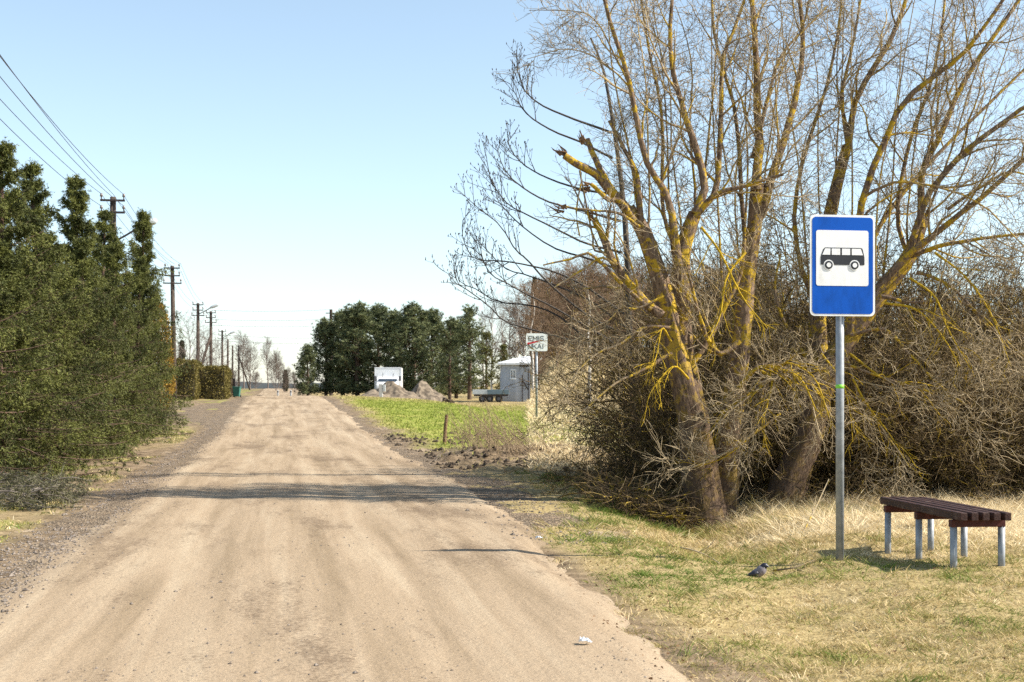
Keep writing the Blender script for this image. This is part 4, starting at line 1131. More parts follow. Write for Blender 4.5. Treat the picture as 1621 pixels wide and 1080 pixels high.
# pruned boughs dumped at the foot of the nearest spruce
def boughs():
    rg = np.random.default_rng(77)
    root = thing("cut_boughs", "heap of cut grey green spruce boughs on the left verge", "branches")
    n = 60; d = rg.uniform(18.0, 20.6, n); X = px(rg.uniform(-60, 70, n), d); K = 7
    P = np.zeros((n, K, 3)); P[:, 0] = np.stack([X, d, zg(X, d) + rg.uniform(.05, .28, n)], -1)
    a = rg.normal(.1, .6, n); dr = unit(np.stack([np.cos(a), np.sin(a) * .6, rg.uniform(0, .5, n)], -1))
    for k in range(1, K):
        dr = unit(dr + rg.normal(0, .1, (n, 3)) + np.array([0, 0, -.14])); P[:, k] = P[:, k - 1] + dr * rg.uniform(.08, .14, n)[:, None]
        P[:, k, 2] = np.maximum(P[:, k, 2], zg(P[:, k, 0], P[:, k, 1], False) + .03)
    R = np.full((n, 1), .01) * np.linspace(1, .3, K)[None]
    P2, R2 = grow(P, R, 9, rg, (.1, 1), (30, 60), (.15, .35), -.1, .1, 4, .6, .005, .003)
    wood("stems", [(P, R, 5), (P2, R2, 3)], [M_POLEGREY], root)
    m_ = 26; idx = np.repeat(np.arange(len(P2)), m_); f = rg.random(len(idx)) * 3; i0 = np.minimum(f.astype(int), 2); w = (f - i0)[:, None]
    O = P2[idx, i0] * (1 - w) + P2[idx, i0 + 1] * w; T = unit(P2[idx, i0 + 1] - P2[idx, i0])
    Dv = unit(T * .7 + unit(rg.normal(size=T.shape))); s = unit(np.cross(Dv, rg.normal(size=Dv.shape))) * .005
    V = np.stack([O - s, O + s, O + Dv * .05], 1).reshape(-1, 3)
    link("needles", make_mesh("needles", V, None, np.arange(len(V)).reshape(-1, 3), [leaf_mat("faded_needles", (.07, .075, .035), (.22, .20, .11))], None, False, {'tint': np.repeat(rg.random(len(O)), 3)}), root)
boughs()

# ------------------------------------------------------------------ power line on the left
HP = 7.15
def pole_thing(u, d, top_y, label, arms=3, lamp=0, brace=0, lean=0.0, r=.12, mate=M_POLE, insul=True, rot=0.0):
    X = uY(u, d); zb = float(zg(X, d)); H = pz(top_y, d) - zb
    root = thing("utility_pole", label, "pole", (X, d, zb), math.atan(ROADK) + rot, "poles of the power line along the road")
    mb = MB(); mb.tube([(0, 0, -.4), (lean * .5, 0, H * .5), (lean, 0, H)], [r * 1.15, r, r * .8], 12); mb.build("shaft", mate, root, smooth=True)
    for k in range(arms):
        z = H - .14 - k * .42; w = (.42, .42, .5)[k]
        x = lean * z / H
        mb = MB(); mb.box(x - w, x + w, -r - .07, -r + .01, z - .035, z + .035); arm = mb.build("crossarm", M_IRON, root)
        if insul:
            for sx_ in (-1, 1):
                mb = MB(); mb.tube([(x + sx_ * (w - .04), -r - .03, z + .03), (x + sx_ * (w - .04), -r - .03, z + .12), (x + sx_ * (w - .04), -r - .03, z + .13), (x + sx_ * (w - .04), -r - .03, z + .24)], [.02, .02, .055, .04], 8)
                mb.build("insulator", M_CERAMIC, arm, smooth=True)
    if lamp:
        z = H - .9 if lamp > 0 else H - 1.6
        lx = abs(lamp)
        mb = MB(); mb.tube(spline([(0, -.1, z), (lx * .5, -.1, z + .25), (lx, -.1, z + .55)], 8), .035, 8); mb.build("lamp_arm", M_IRON, root, smooth=True)
        mb = MB(); mb.tube(spline([(lx - .1, -.1, z + .50), (lx + .15, -.1, z + .62), (lx + .5, -.1, z + .76), (lx + .62, -.1, z + .80)], 8), [.05, .09, .12, .13, .13, .12, .09, .03], 10)
        mb.build("lamp_head", M_TRAILER, root, smooth=True)
    if brace:
        mb = MB(); mb.tube([(0, -.05, H * abs(brace)), (1.75 * np.sign(brace), -.05, -.3)], r * .85, 10); mb.build("brace", mate, root, smooth=True)
    return root, H, zb, X
POLES = [
    (-5.8, 50.0, 312, "nearest visible power pole with a street lamp, half hidden behind spruces", 2, -.9, 0, 0, .13),
    (-5.75, 79.0, 421, "tall leaning power pole with three crossarms behind the hedge", 3, 0, 0, -.12, .13),
    (-6.3, 112.0, 480, "power pole with a street lamp reaching right, third from the camera", 3, 1.0, 0, 0, .14),
    (-5.85, 124.0, 493, "power pole with a leaning brace beside the lamp pole", 3, 0, -.72, 0, .14),
    (-6.35, 162.0, 523, "slim distant power pole with a small street lamp", 3, .9, 0, 0, .13),
    (-6.7, 190.0, 537, "distant power pole without crossarms, right of the slim lamp pole", 0, 0, 0, 0, .14),
    (-6.9, 216.0, 547, "distant bare pole just left of the braced end pole", 0, 0, 0, 0, .14),
    (-5.9, 214.0, 547, "braced end pole at the bend of the road", 2, 0, .78, 0, .14),
]
tops = []
for p in POLES:
    u, d, ty, lab, arms, lamp, brc, ln, r = p
    o, H, zb, X = pole_thing(u, d, ty, lab, arms, lamp, brc, ln, r)
    tops.append((X, d, zb + H))
# pole beyond the pines that carries the crossing line
Xq = px(524, 150); zq = float(zg(Xq, 150)); Hq = pz(490, 150) - zq
q = thing("utility_pole", "pole top showing above the pine trees", "pole", (Xq, 150, zq))
mb = MB(); mb.tube([(0, 0, -.3), (0, 0, Hq)], [.2, .16], 10); mb.build("shaft", M_POLE, q)
mb = MB(); mb.box(-.55, .55, -.22, -.12, Hq - .45, Hq - .36); mb.build("crossarm", M_IRON, q)

def wire(pts, sag, r, label, group):
    mb = MB()
    for a, b in zip(pts[:-1], pts[1:]):
        a, b = np.array(a), np.array(b); n = 14; tt = np.linspace(0, 1, n)[:, None]
        p = a + (b - a) * tt; p[:, 2] -= (4 * sag * tt * (1 - tt))[:, 0]
        mb.tube(p, r, 5, caps=False)
    o = mb.build("power_wire", M_WIRE, smooth=True); tag(o, label, "wire", group)
WG = "wires of the power line along the road"
k0 = tops[0]
near = (uY(-5.8, 19.0), 19.0, 8.2)
offs = [(-.38, .10, "upper left wire along the roadside poles"), (.38, .10, "upper right wire along the roadside poles"), (-.40, -.32, "lower left wire along the roadside poles"), (.40, -.32, "lower right wire along the roadside poles")]
for dx, dz, lab in offs:
    pts = [(near[0] + dx, near[1], near[2] + dz)] + [(x + dx, y - .15, z + dz) for x, y, z in (tops[0], tops[1], tops[2], tops[3], tops[4], tops[7])]
    wire(pts, .35, .009 if True else .01, lab, WG)
wire([(near[0], near[1], 9.0), (k0[0], k0[1], k0[2] + .1), (tops[1][0], tops[1][1], tops[1][2] + .1)], .3, .009, "topmost wire running to the pole tops", WG)
CG = "wires crossing the road to the pines"
t3 = tops[3]
for dz0, dz1, lab in ((.1, .1, "highest wire crossing the road toward the pines"), (-.7, -.9, "second wire crossing the road toward the pines"), (-1.2, -1.6, "third wire crossing the road toward the pines"), (-2.0, -2.9, "fourth wire crossing the road toward the pines"), (-2.5, -3.5, "lowest wire crossing the road toward the pines")):
    wire([(t3[0], t3[1], t3[2] + dz0), (Xq, 150, pz(490, 150) + dz1 - .1)], .15, .014, lab, CG)

# ------------------------------------------------------------------ hedge, fence and bin on the left
def leafy_box(name, x0, x1, y0, y1, z0, z1, n, M, size, parent, seed, rough=.12):
    rg = np.random.default_rng(seed)
    q = rg.random((n, 3)); face = rg.random(n)
    dx, dy, dz = x1 - x0, y1 - y0, z1 - z0
    A = np.array([dy * dz, dx * dz, dx * dy]); A = A / A.sum()
    ax = np.searchsorted(np.cumsum(A), face)
    side = rg.random(n) < .5
    for k in range(3):
        mk = ax == k
        q[mk, k] = np.where(side[mk], 1, 0) if k != 2 else 1
    O = np.array([x0, y0, z0]) + q * np.array([dx, dy, dz])
    bump = (fbm(O[:, 0] * 1.5 + O[:, 2], O[:, 1] * 1.5 + O[:, 2] * 1.3, 3, seed) - .5) * 2 * rough * 2
    nrm = np.zeros((n, 3)); nrm[np.arange(n), ax] = np.where(side, 1, -1); nrm[ax == 2] = (0, 0, 1)
    O = O + nrm * (bump[:, None] + rg.normal(0, rough * .4, (n, 1)))
    Dv = unit(rg.normal(size=(n, 3)) + nrm * .6 + np.array([0, 0, .4]))
    V, Q, T = blades(O, Dv, rg.uniform(.6, 1.4, n) * size, np.full(n, size * .5), rg.normal(0, size * .15, (n, 3)), rg)
    return link(name, make_mesh(name, V, Q, T, [M], None, False, {'tint': np.repeat(np.clip(rg.normal(.5, .28, n), 0, 1), 5)}), parent)
M_HEDGECORE = mat("hedge_dark_core", (.035, .028, .015), .95, col2=(.075, .06, .03), scale=9, bump=.5)
def hedge(x0, x1, d, ln, ytop, ybot, label, seed, M=M_HEDGE):
    X0, X1 = px(x0, d), px(x1, d); zb = float(zg((X0 + X1) / 2, d)); h = pz(ytop, d) - zb
    root = thing("hedge", label, "hedge", ((X0 + X1) / 2, d, zb), math.atan(ROADK), "clipped hedges at the driveway")
    w = (X1 - X0) / 2
    mb = MB(); mb.box(-w + .12, w - .12, .12, ln - .12, -.1, h - .12); mb.build("twigs", M_HEDGECORE, root)  # solid dark box standing in for the dark inside of the hedge
    leafy_box("foliage", -w, w, 0, ln, 0, h, 16000, M, .11, root, seed)
hedge(262, 309, 84, 7, 574, 632, "brown green clipped hedge left of the dark gap", 301)
hedge(312, 357, 86, 9, 583, 633, "clipped hedge end beside the slatted fence", 302)
d = 92; X0, X1 = px(357, d), px(369, d); zb = float(zg((X0 + X1) / 2, d))
f = thing("slatted_fence", "short fence of pale horizontal slats beside the hedge", "fence", (X0, d, zb))
w = X1 - X0; h = pz(601, d) - zb
for k in range(8):
    z = .1 + k * (h - .12) / 7.5
    mb = MB(); mb.box(0, w, -.03, 0, z, z + .12); mb.build("slat", M_SLAT, f)
for x in (0, w / 2):
    mb = MB(); mb.box(x, x + .06, 0, .06, -.2, h + .02); mb.build("post", M_POLE, f)
mb = MB(); mb.box(w + .002, w + .14, -.06, .10, -.2, h + .08); mb.build("gate_post", M_IRON, f)
d = 91; X = px(375, d); zb = float(zg(X, d))
b = thing("rubbish_bin", "dark green wheeled bin beside the fence post", "bin", (X, d, zb))
mb = MB(); mb.add([(-.17, -.2, .05), (.17, -.2, .05), (.17, .2, .05), (-.17, .2, .05), (-.23, -.26, .62), (.23, -.26, .62), (.23, .26, .62), (-.23, .26, .62)], [(3, 2, 1, 0), (0, 1, 5, 4), (1, 2, 6, 5), (2, 3, 7, 6), (3, 0, 4, 7), (4, 5, 6, 7)]); mb.build("body", M_BIN, b, bevel=.02)
mb = MB(); mb.box(-.25, .25, -.28, .28, .622, .68); mb.build("lid", M_BIN, b, bevel=.02)
for s in (-1, 1):
    mb = MB(); mb.tube([(s * .19, .2, .08), (s * .23, .2, .08)], .08, 12); mb.build("wheel", M_RUBBER, b)

# yellow leaved bush and narrow thuja behind the hedge
def leafy_cone(name, label, cat, x, d, ytop, ybot, wpx, M, n, seed, size, shape=1.0, group=None, trunkm=M_PINEBARK):
    X = px(x, d); zb = float(zg(X, d)); h = pz(ytop, d) - zb; w = wpx / F * d / 2
    rg = np.random.default_rng(seed)
    root = thing(name, label, cat, (X, d, zb), 0, group)
    mb = MB(); mb.tube([(0, 0, -.2), (0, 0, h * .9)], [.07, .02], 8); mb.build("trunk", trunkm, root)
    t_ = rg.random(n) ** .8; a = rg.uniform(0, 6.28, n)
    prof = np.where(t_ < .25, .55 + 1.8 * t_, 1) * (1 - np.maximum(0, t_ - .25) / .75) ** shape
    lump = .7 + .6 * fbm(a * 1.5 + 9, t_ * 5, 3, seed)
    r = w * prof * lump * rg.uniform(.55, 1.0, n) ** .5
    O = np.stack([np.cos(a) * r, np.sin(a) * r, t_ * h * .97 + .05], -1)
    Dv = unit(np.stack([np.cos(a) * .6, np.sin(a) * .6, np.ones(n)], -1) + rg.normal(0, .5, (n, 3)))
    V, Q, T = blades(O, Dv, size * rg.uniform(.6, 1.4, n), np.full(n, size * .45), rg.normal(0, size * .1, (n, 3)), rg)
    link("crown", make_mesh("crown", V, Q, T, [M], None, False, {'tint': np.repeat(rg.random(n), 5)}), root)
    return root
leafy_cone("leafy_bush", "bush with yellow orange leaves behind the last spruce", "bush", 250, 66, 478, 610, 58, M_YELLOW, 4200, 311, .14, .45)
leafy_cone("thuja_tree", "narrow dark thuja behind the hedge", "tree", 288, 97, 540, 600, 11, M_THUJA, 3000, 312, .16, .5)
leafy_cone("thuja_tree", "narrow dark thuja beside the far bare trees", "tree", 452, 190, 587, 618, 7, M_THUJA, 1500, 313, .25, .5)

# ------------------------------------------------------------------ bare trees
def bare_proto(seed, H=6.0, spread=.5, M=M_FARBARK, trunk_frac=.35, n=(16, 8, 6), rmin=.010, up=.5, tm=None, name="bare_tree", cat="tree"):
    rg = np.random.default_rng(seed)
    root = thing(name, "", cat)
    tr = np.array([(0, 0, -.2)] + [(rg.normal(0, .02) * H * f, rg.normal(0, .02) * H * f, H * f) for f in (.2, .4, .6, .8, 1.0)])
    P0 = spline(tr, 12)[None]; R0 = (H * .017 * np.linspace(1, .12, 12))[None]
    wood("trunk", [(P0, R0, 8)], [tm or M], root)
    P1, R1 = grow(P0, R0, n[0], rg, (trunk_frac, 1), (25, 60), (H * spread, H * spread * 1.3), up, .10, 8, .6, .2, rmin * 1.5, tlen=.55)
    P2, R2 = grow(P1, R1, n[1], rg, (.2, 1), (25, 60), (H * spread * .35, H * spread * .6), up * .5, .14, 5, .6, .2, rmin, tlen=.4)
    P3_, R3 = grow(P2, R2, n[2], rg, (.2, 1), (25, 65), (H * spread * .14, H * spread * .32), up * .3, .16, 4, .7, .2, rmin * .7)
    wood("branches", [(P1, R1, 4), (P2, R2, 3), (P3_, R3, 3)], [M], root)
    return root
def put(o, x, d, ytop, H, label, group=None, wf=1.0, rz=0.0, sink=.1):
    X = px(x, d); zb = float(zg(X, d)) - sink; s = (pz(ytop, d) - zb) / H
    o.location = (X, d, zb); o.scale = (s * wf, s * wf, s); o.rotation_euler = (0, 0, rz); tag(o, label, None, group)
    return o
fa = bare_proto(401, 6, .55, n=(20, 10, 7), up=.35, trunk_frac=.12, rmin=.013)
put(fa, 396, 215, 557, 6, "round crowned bare tree at the far bend of the road", None, 1.05)
fb = bare_proto(402, 9, .30, n=(26, 9, 6), up=.6, rmin=.015)
put(fb, 386, 262, 537, 9, "tall pale bare tree behind the round crowned one", "tall bare trees at the far end of the road")
put(copy_tree(fb), 424, 250, 545, 9, "tall narrow bare birch left of the far dark shrubs", "tall bare trees at the far end of the road", .9, 1)
put(copy_tree(fb), 441, 300, 578, 9, "small bare tree behind the far dark shrubs", "tall bare trees at the far end of the road", 1.2, 2)
fs = bare_proto(403, 4, .6, n=(26, 10, 7), up=.5, trunk_frac=.03, rmin=.012, name="bare_shrub", cat="shrub")
for k, (x, d, yt, wf, lab) in enumerate([(437, 200, 572, .8, "dark twiggy shrub at the far right side of the road bend"), (451, 185, 592, 1.0, "twiggy shrub beside the far white posts"), (466, 178, 598, 1.0, "low twiggy shrub against the left end of the pines"),
                                   (372, 205, 592, 1.0, "twiggy shrub behind the braced pole"), (405, 235, 596, 1.2, "low shrub at the foot of the round bare tree")]):
    put(fs if k == 0 else copy_tree(fs), x, d, yt, 4, lab, "bare shrubs at the far end of the road", wf, k * 1.7)
fo = bare_proto(404, 5, .5, n=(16, 8, 6), up=.45, trunk_frac=.2, rmin=.008, M=M_FARBARK)
for k, (x, d, yt, wf, lab) in enumerate([(300, 93, 520, 1.0, "bare garden tree behind the hedge, beside the leaning pole"), (328, 98, 540, 1.1, "bare garden tree behind the hedge end"), (346, 104, 552, 1.0, "small bare garden tree above the slatted fence"), (272, 90, 545, 1.0, "bare garden tree right behind the last spruce")]):
    put(fo if k == 0 else copy_tree(fo), x, d, yt, 5, lab, "bare garden trees behind the hedge", wf, k * 2.1)
# white stemmed birches behind the shed
bp = bare_proto(405, 9, .22, n=(26, 8, 5), up=.4, rmin=.008, tm=M_BIRCH, M=M_FARBARK, name="birch_tree")
for k, (x, d, yt, lab) in enumerate([(766, 150, 500, "slim bare birch above the last pines"), (779, 158, 482, "tall slim bare birch left of the shed roof"), (793, 152, 496, "bare birch rising straight behind the shed corner"), (806, 160, 478, "tallest bare birch behind the shed roof"), (820, 154, 488, "bare birch at the right end of the shed roof"), (831, 160, 480, "bare birch between the shed and the town sign")]):
    put(bp if k == 0 else copy_tree(bp), x, d, yt, 9, lab, "slim birches behind the shed", .8, k * 1.3)

# hillside wood on the right
hp = [bare_proto(411, 7, .36, M=M_HILLBARK, n=(22, 9, 7), up=.5, trunk_frac=.15, rmin=.016), bare_proto(412, 7, .45, M=M_HILLBARK, n=(24, 9, 7), up=.45, trunk_frac=.05, rmin=.016), bare_proto(413, 8, .28, M=M_HILLBARK, n=(28, 8, 7), up=.5, trunk_frac=.1, rmin=.016)]
rh = np.random.default_rng(55)
HL = "bare brown tree in the wood on the hillside"
cnt = 0
for row, (d, yt0, step) in enumerate([(138, 560, 60), (152, 535, 30), (162, 505, 17), (170, 478, 15), (195, 455, 13), (225, 448, 14)]):
    x = 846 + rh.uniform(0, 8)
    while x < (1010 if row < 2 else 1690 if row in (3,) else 1240):
        k = cnt % 3
        o = hp[k] if cnt < 3 else copy_tree(hp[k])
        put(o, x, d + rh.uniform(-6, 6), yt0 + rh.uniform(-14, 16) - 4 * sstep(850, 900, x), (7, 7, 8)[k], HL, "bare trees on the hillside", rh.uniform(1.0, 1.5), rh.uniform(0, 6.28), .3)
        cnt += 1; x += step * rh.uniform(.75, 1.3) * (1 if x < 1000 else 2.0)
hb = bare_proto(414, 8, .2, M=M_HILLBARK, tm=M_BIRCH, n=(20, 7, 5), up=.5, trunk_frac=.3, rmin=.012, name="birch_tree")
put(hb, 933, 105, 448, 8, "white stemmed birch standing in front of the brown hillside", None, 1.0, 1)
put(copy_tree(hb), 843, 140, 462, 8, "pale stemmed birch above the town sign", None, .9, 2)
leafy_cone("spruce_tree", "small dark spruce on the crest of the hillside", "tree", 846, 215, 437, 500, 14, M_THUJA, 2600, 331, .45, .9)
leafy_cone("spruce_tree", "dark spruce on the hill crest further from the town sign", "tree", 886, 220, 440, 500, 13, M_THUJA, 2600, 332, .45, .9)
leafy_cone("leafy_bush", "yellowish bush on the slope right of the town sign", "bush", 878, 158, 550, 600, 34, M_YELLOW, 1800, 333, .2, .35)

# ------------------------------------------------------------------ pines in the middle distance
def pine_proto(seed, H=8.0, RM=2.1, nb=150, low=.04, M=M_PINE, clumps=17):
    rg = np.random.default_rng(seed)
    root = thing("pine_tree", "", "tree")
    wood("trunk", [(spline([(0, 0, -.3), (.05, 0, H * .4), (-.04, .03, H * .75), (0, 0, H * .97)], 10)[None], np.linspace(.16, .03, 10)[None], 8)], [M_PINEBARK], root)
    f = low + (1 - low) * rg.random(nb) ** 1.05; a = rg.uniform(0, 6.28, nb)
    prof = np.where(f < .3, .85 + .5 * f, np.sqrt(np.clip(1 - ((f - .3) / .74) ** 2, .02, 1)))
    ln = RM * prof * rg.uniform(.6, 1.1, nb); el = np.radians(-5 + 55 * f + rg.normal(0, 10, nb))
    d = np.stack([np.cos(a) * np.cos(el), np.sin(a) * np.cos(el), np.sin(el)], -1); K = 6
    P = np.zeros((nb, K, 3)); P[:, 0, 2] = f * H * .93
    for k in range(1, K):
        d = unit(d + np.array([0, 0, .12]) + rg.normal(0, .09, (nb, 3))); P[:, k] = P[:, k - 1] + d * (ln / (K - 1))[:, None]
    R = (.012 + .012 * ln)[:, None] * np.linspace(1, .3, K)[None]
    wood("branches", [(P, R, 4)], [M_PINEBARK], root)
    idx = np.repeat(np.arange(nb), clumps); n = len(idx)
    g = (.3 + .7 * rg.random(n) ** .7) * (K - 1); i0 = np.minimum(g.astype(int), K - 2); w = (g - i0)[:, None]
    C = P[idx, i0] * (1 - w) + P[idx, i0 + 1] * w + rg.normal(0, .16, (n, 3))
    axd = unit(P[idx, i0 + 1] - P[idx, i0] + np.array([0, 0, .6]))
    tc_ = np.clip(rg.normal(.45, .25, n), 0, 1)
    m_ = 12; O = np.repeat(C, m_, axis=0); A = np.repeat(axd, m_, axis=0)
    Dv = unit(A * .8 + unit(rg.normal(size=A.shape))); L = rg.uniform(.16, .32, len(O))
    s = unit(np.cross(Dv, rg.normal(size=Dv.shape))) * .024
    V = np.stack([O - s, O + s, O + Dv * L[:, None]], 1).reshape(-1, 3)
    link("crown", make_mesh("crown", V, None, np.arange(len(V)).reshape(-1, 3), [M], None, False, {'tint': np.repeat(np.repeat(tc_, m_), 3)}), root)
    return root
pp = [pine_proto(501), pine_proto(502, 8, 2.0), pine_proto(503, 8, 1.6, 75, .12, M_PINE, 13), pine_proto(504, 8, 1.7, 80, .1, M_PINEY, 12)]
pines = [(487, 124, 0, 548, .95, "leftmost pine, low and rounded by the road"), (516, 127, 1, 508, 1.0, "pine rising behind the leftmost one"), (543, 131, 0, 496, 1.0, "pine in front of the hidden pole"), (566, 126, 1, 484, 1.05, "tall pine left of the white truck"),
         (598, 132, 0, 487, 1.0, "pine straight behind the white truck"), (628, 127, 1, 496, 1.0, "pine just right of the truck box"), (655, 124, 0, 485, 1.0, "tall pine above the right soil heap"), (683, 129, 1, 494, .95, "dark pine right of the soil heaps"),
         (712, 122, 2, 503, 1.0, "thin pine with a visible trunk left of the trailer"), (743, 120, 2, 484, 1.05, "open crowned pine above the trailer"), (722, 134, 0, 510, 1.0, "pine half hidden behind the thin ones"), (770, 126, 3, 525, .9, "yellowish sparse pine left of the shed"), (797, 135, 3, 545, .9, "small yellowish pine behind the shed")]
seen = set()
for k, (x, d, pi, yt, wf, lab) in enumerate(pines):
    o = pp[pi] if pi not in seen else copy_tree(pp[pi]); seen.add(pi)
    put(o, x, d, yt, 8, lab, "pines behind the field", wf * (1.32 if pi < 2 else 1.15), k * 1.31, .05)

# ------------------------------------------------------------------ white box truck
def truck():
    d = 113.0; X = px(613, d); zb = float(zg(X, d)); s = d / F
    root = thing("box_truck", "white box truck with its cab facing the road behind a soil heap", "truck", (X, d, zb), math.radians(3))
    H = pz(581, d) - zb; W = 43 * s / 2
    mb = MB(); mb.box(-W, W, 1.9, 6.2, .75, H); box = mb.build("cargo_box", M_VANWHITE, root, bevel=.04)
    mb = MB()
    for a in ((-W - .01, -W + .07, H * .25 + .3, H + .01), (W - .07, W + .01, H * .25 + .3, H + .01)): mb.box(a[0], a[1], 1.885, 1.9, .75, H)
    mb.box(-W, W, 1.885, 1.9, H - .08, H + .008); mb.build("edge_trim", M_ROOF, box)
    cw = 34 * s / 2; ch = pz(597, d) - zb
    mb = MB(); mb.prism([(0, .45), (0, 1.15), (.75, 1.35), (1.25, ch - .02), (1.55, ch + .03), (1.88, ch), (1.88, .45)][::-1], -cw, cw, axis='x'); cab = mb.build("cab", M_VANWHITE, root, bevel=.05)
    mb = MB()
    p0, p1 = np.array([.78, 1.42]), np.array([1.22, ch - .10]); n = np.array([-(p1 - p0)[1], (p1 - p0)[0]]); n = n / np.linalg.norm(n) * .025
    mb.add([(-cw + .08, *(p0 + n)), (cw - .08, *(p0 + n)), (cw - .16, *(p1 + n)), (-cw + .16, *(p1 + n))], [(0, 1, 2, 3)]); mb.build("windscreen", M_GLASS, cab)
    mb = MB(); mb.box(-.5, .5, -.02, -.002, .72, 1.02); mb.build("grille", M_PLASTIC, cab)
    mb = MB(); mb.box(-cw - .02, cw + .02, -.1, .08, .35, .62); mb.build("bumper", M_PLASTIC, cab, bevel=.03)
    for q_ in (-1, 1):
        mb = MB(); mb.box(q_ * (cw - .2) - .16, q_ * (cw - .2) + .16, -.03, -.002, .8, 1.04); mb.build("headlight", M_LAMPGLASS, cab, bevel=.02)
        mb = MB(); mb.box(q_ * (cw + .12) - .09, q_ * (cw + .12) + .09, .9, 1.0, 1.45, 1.85); mb.box(min(q_ * cw, q_ * (cw + .05)), max(q_ * cw, q_ * (cw + .05)), .94, .97, 1.55, 1.6); mb.build("mirror", M_PLASTIC, cab, bevel=.02)
        mb = MB(); mb.box(q_ * .42 - .02, q_ * .42 + .02, 1.7, 1.74, ch, ch + .34); mb.build("roof_bar", M_IRON, cab)
        for yy in (.75, 4.8):
            mb = MB(); mb.tube([(q_ * (cw - .22), yy, .36), (q_ * cw, yy, .36)], .36, 20); wh = mb.build("wheel", M_RUBBER, root)
            mb = MB(); mb.tube([(q_ * (cw - .02), yy, .36), (q_ * (cw + .012), yy, .36)], .2, 16); mb.build("rim", M_GALV, wh)
truck()

# ------------------------------------------------------------------ soil heaps
def heap(x0, xp, x1, ytop, d, label, seed, ridge=0):
    X0, Xp, X1 = px(x0, d), px(xp, d), px(x1, d); zb = float(zg(Xp, d)) - .12; h = pz(ytop, d) - zb
    n = 90; g = np.linspace(-1, 1, n); A, B = np.meshgrid(g, g)
    wl, wr = Xp - X0, X1 - Xp; wx = np.where(A < 0, wl, wr)
    X = Xp + A * wx; Y = d + B * 2.4
    r = np.sqrt(A ** 2 + B ** 2)
    z = np.clip(1 - r, 0, 1) ** 1.05
    z = z * (1 + .25 * (fbm(X * .8, Y * .8, 3, seed) - .5)) + .26 * (fbm(X * 2.0, Y * 1.2, 4, seed + 1) - .5) * sstep(0, .25, z) + .05 * (fbm(X * 9, Y * 9, 3, seed + 2) - .5) * sstep(0, .1, z)
    z = np.minimum(z, .93 + .07 * fbm(X * 2, Y * 2, 2, seed)) 
    V = np.stack([X, Y, zb + z * h - .1 * (r > 1)], -1).reshape(-1, 3)
    i = np.arange(n - 1)[:, None] * n + np.arange(n - 1)
    o = link("soil_heap", make_mesh("soil_heap", V, np.stack([i, i + 1, i + n + 1, i + n], -1).reshape(-1, 4), None, [M_PILE], None, True))
    tag(o, label, "soil heap", "heaps of dug soil at the field edge")
heap(566, 617, 676, 603, 107.5, "brown soil heap in front of the white truck", 601)
heap(556, 592, 622, 616, 105.5, "low soil mound at the foot of the truck's heap", 602)
heap(632, 668, 718, 600, 109.0, "grey brown soil heap right of the truck", 603)
# dark rubble by the heaps
d = 104.5
for k, (x, w_, h_, lab) in enumerate([(703, 9, 8, "taller dark lump of rubble at the right foot of the heaps"), (714, 12, 5, "flat dark lump of rubble at the right foot of the heaps")]):
    X = px(x, d); zb = float(zg(X, d)); s = d / F
    mb = MB(); rg = np.random.default_rng(k + 4); r = np.array([.2, .9, 1, .8, .25]) * w_ * s * .5
    mb.tube([(X + rg.normal(0, .04), d + .1 * j, zb - .05 + h_ * s * j / 4) for j in range(5)], r, 9)
    o = mb.build("rubble_lump", M_CLOD); V_ = o.data
    for v in V_.vertices: v.co += Vector(rg.normal(0, .04, 3))
    tag(o, lab, "rubble")

# pale utility cabinet posts
d = 101.0; X = px(603, d); zb = float(zg(X, d)); s = d / F
o = thing("meter_post", "pale grey meter post with a small box in front of the soil heap", "post", (X, d, zb))
mb = MB(); mb.box(-2.9 * s, 2.9 * s, -.13, .13, -.1, pz(608, d) - zb); mb.build("post", M_CONC, o, bevel=.015)
mb = MB(); mb.box(3.3 * s, 7.2 * s, -.14, .10, pz(620, d) - zb, pz(609, d) - zb); mb.build("meter_box", M_TRAILER, o, bevel=.015)
for x, lab in ((440, "white road marker post on the left, near the far bend"), (460.5, "white road marker post on the right, by the pines")):
    d = 112; X = px(x, d); zb = float(zg(X, d)); s = d / F
    p = thing("marker_post", lab, "post", (X, d, zb), 0, "white marker posts at the end of the road")
    mb = MB(); mb.box(-1.4 * s, 1.4 * s, -.06, .06, -.1, .55); mb.build("post", M_CONC, p, bevel=.02)
    mb = MB(); mb.box(-1.41 * s, 1.41 * s, -.062, -.06, .38, .46); mb.build("black_band", M_BLACK, p)

# ------------------------------------------------------------------ flat bed trailer and shed
def trailer():
    d = 109.0; s = d / F; Xc = px(777, d); zb = float(zg(Xc, d))
    root = thing("flatbed_trailer", "grey flatbed trailer with low sides parked beside the shed", "trailer", (Xc, d, zb))
    x0, x1, xm = -29 * s, 29 * s, -5 * s
    z0, z1 = pz(624.5, d) - zb, pz(617, d) - zb
    mb = MB(); mb.box(x0, xm, 0, 2.0, z0, z1); mb.build("light_side_panel", M_TRAILER, root, bevel=.02)
    mb = MB(); mb.box(xm + .004, x1, -.04, 2.0, z0, z1); mb.build("blue_side_panel", M_TRAILERB, root, bevel=.02)
    mb = MB(); mb.box(x0 + .1, x1 - .1, .1, 1.9, z0 - .14, z0 - .003); mb.build("chassis", M_IRON, root)
    for x in (x0 + .75, x1 - .8, x1 - 1.5):
        for y in (.12, 1.66):
            mb = MB(); mb.tube([(x, y, .28), (x, y + .22, .28)], .28, 18); w_ = mb.build("wheel", M_RUBBER, root)
            mb = MB(); mb.tube([(x, y - .01, .28), (x, y + .01, .28)], .13, 14); mb.build("rim", M_PLASTIC, w_)
trailer()
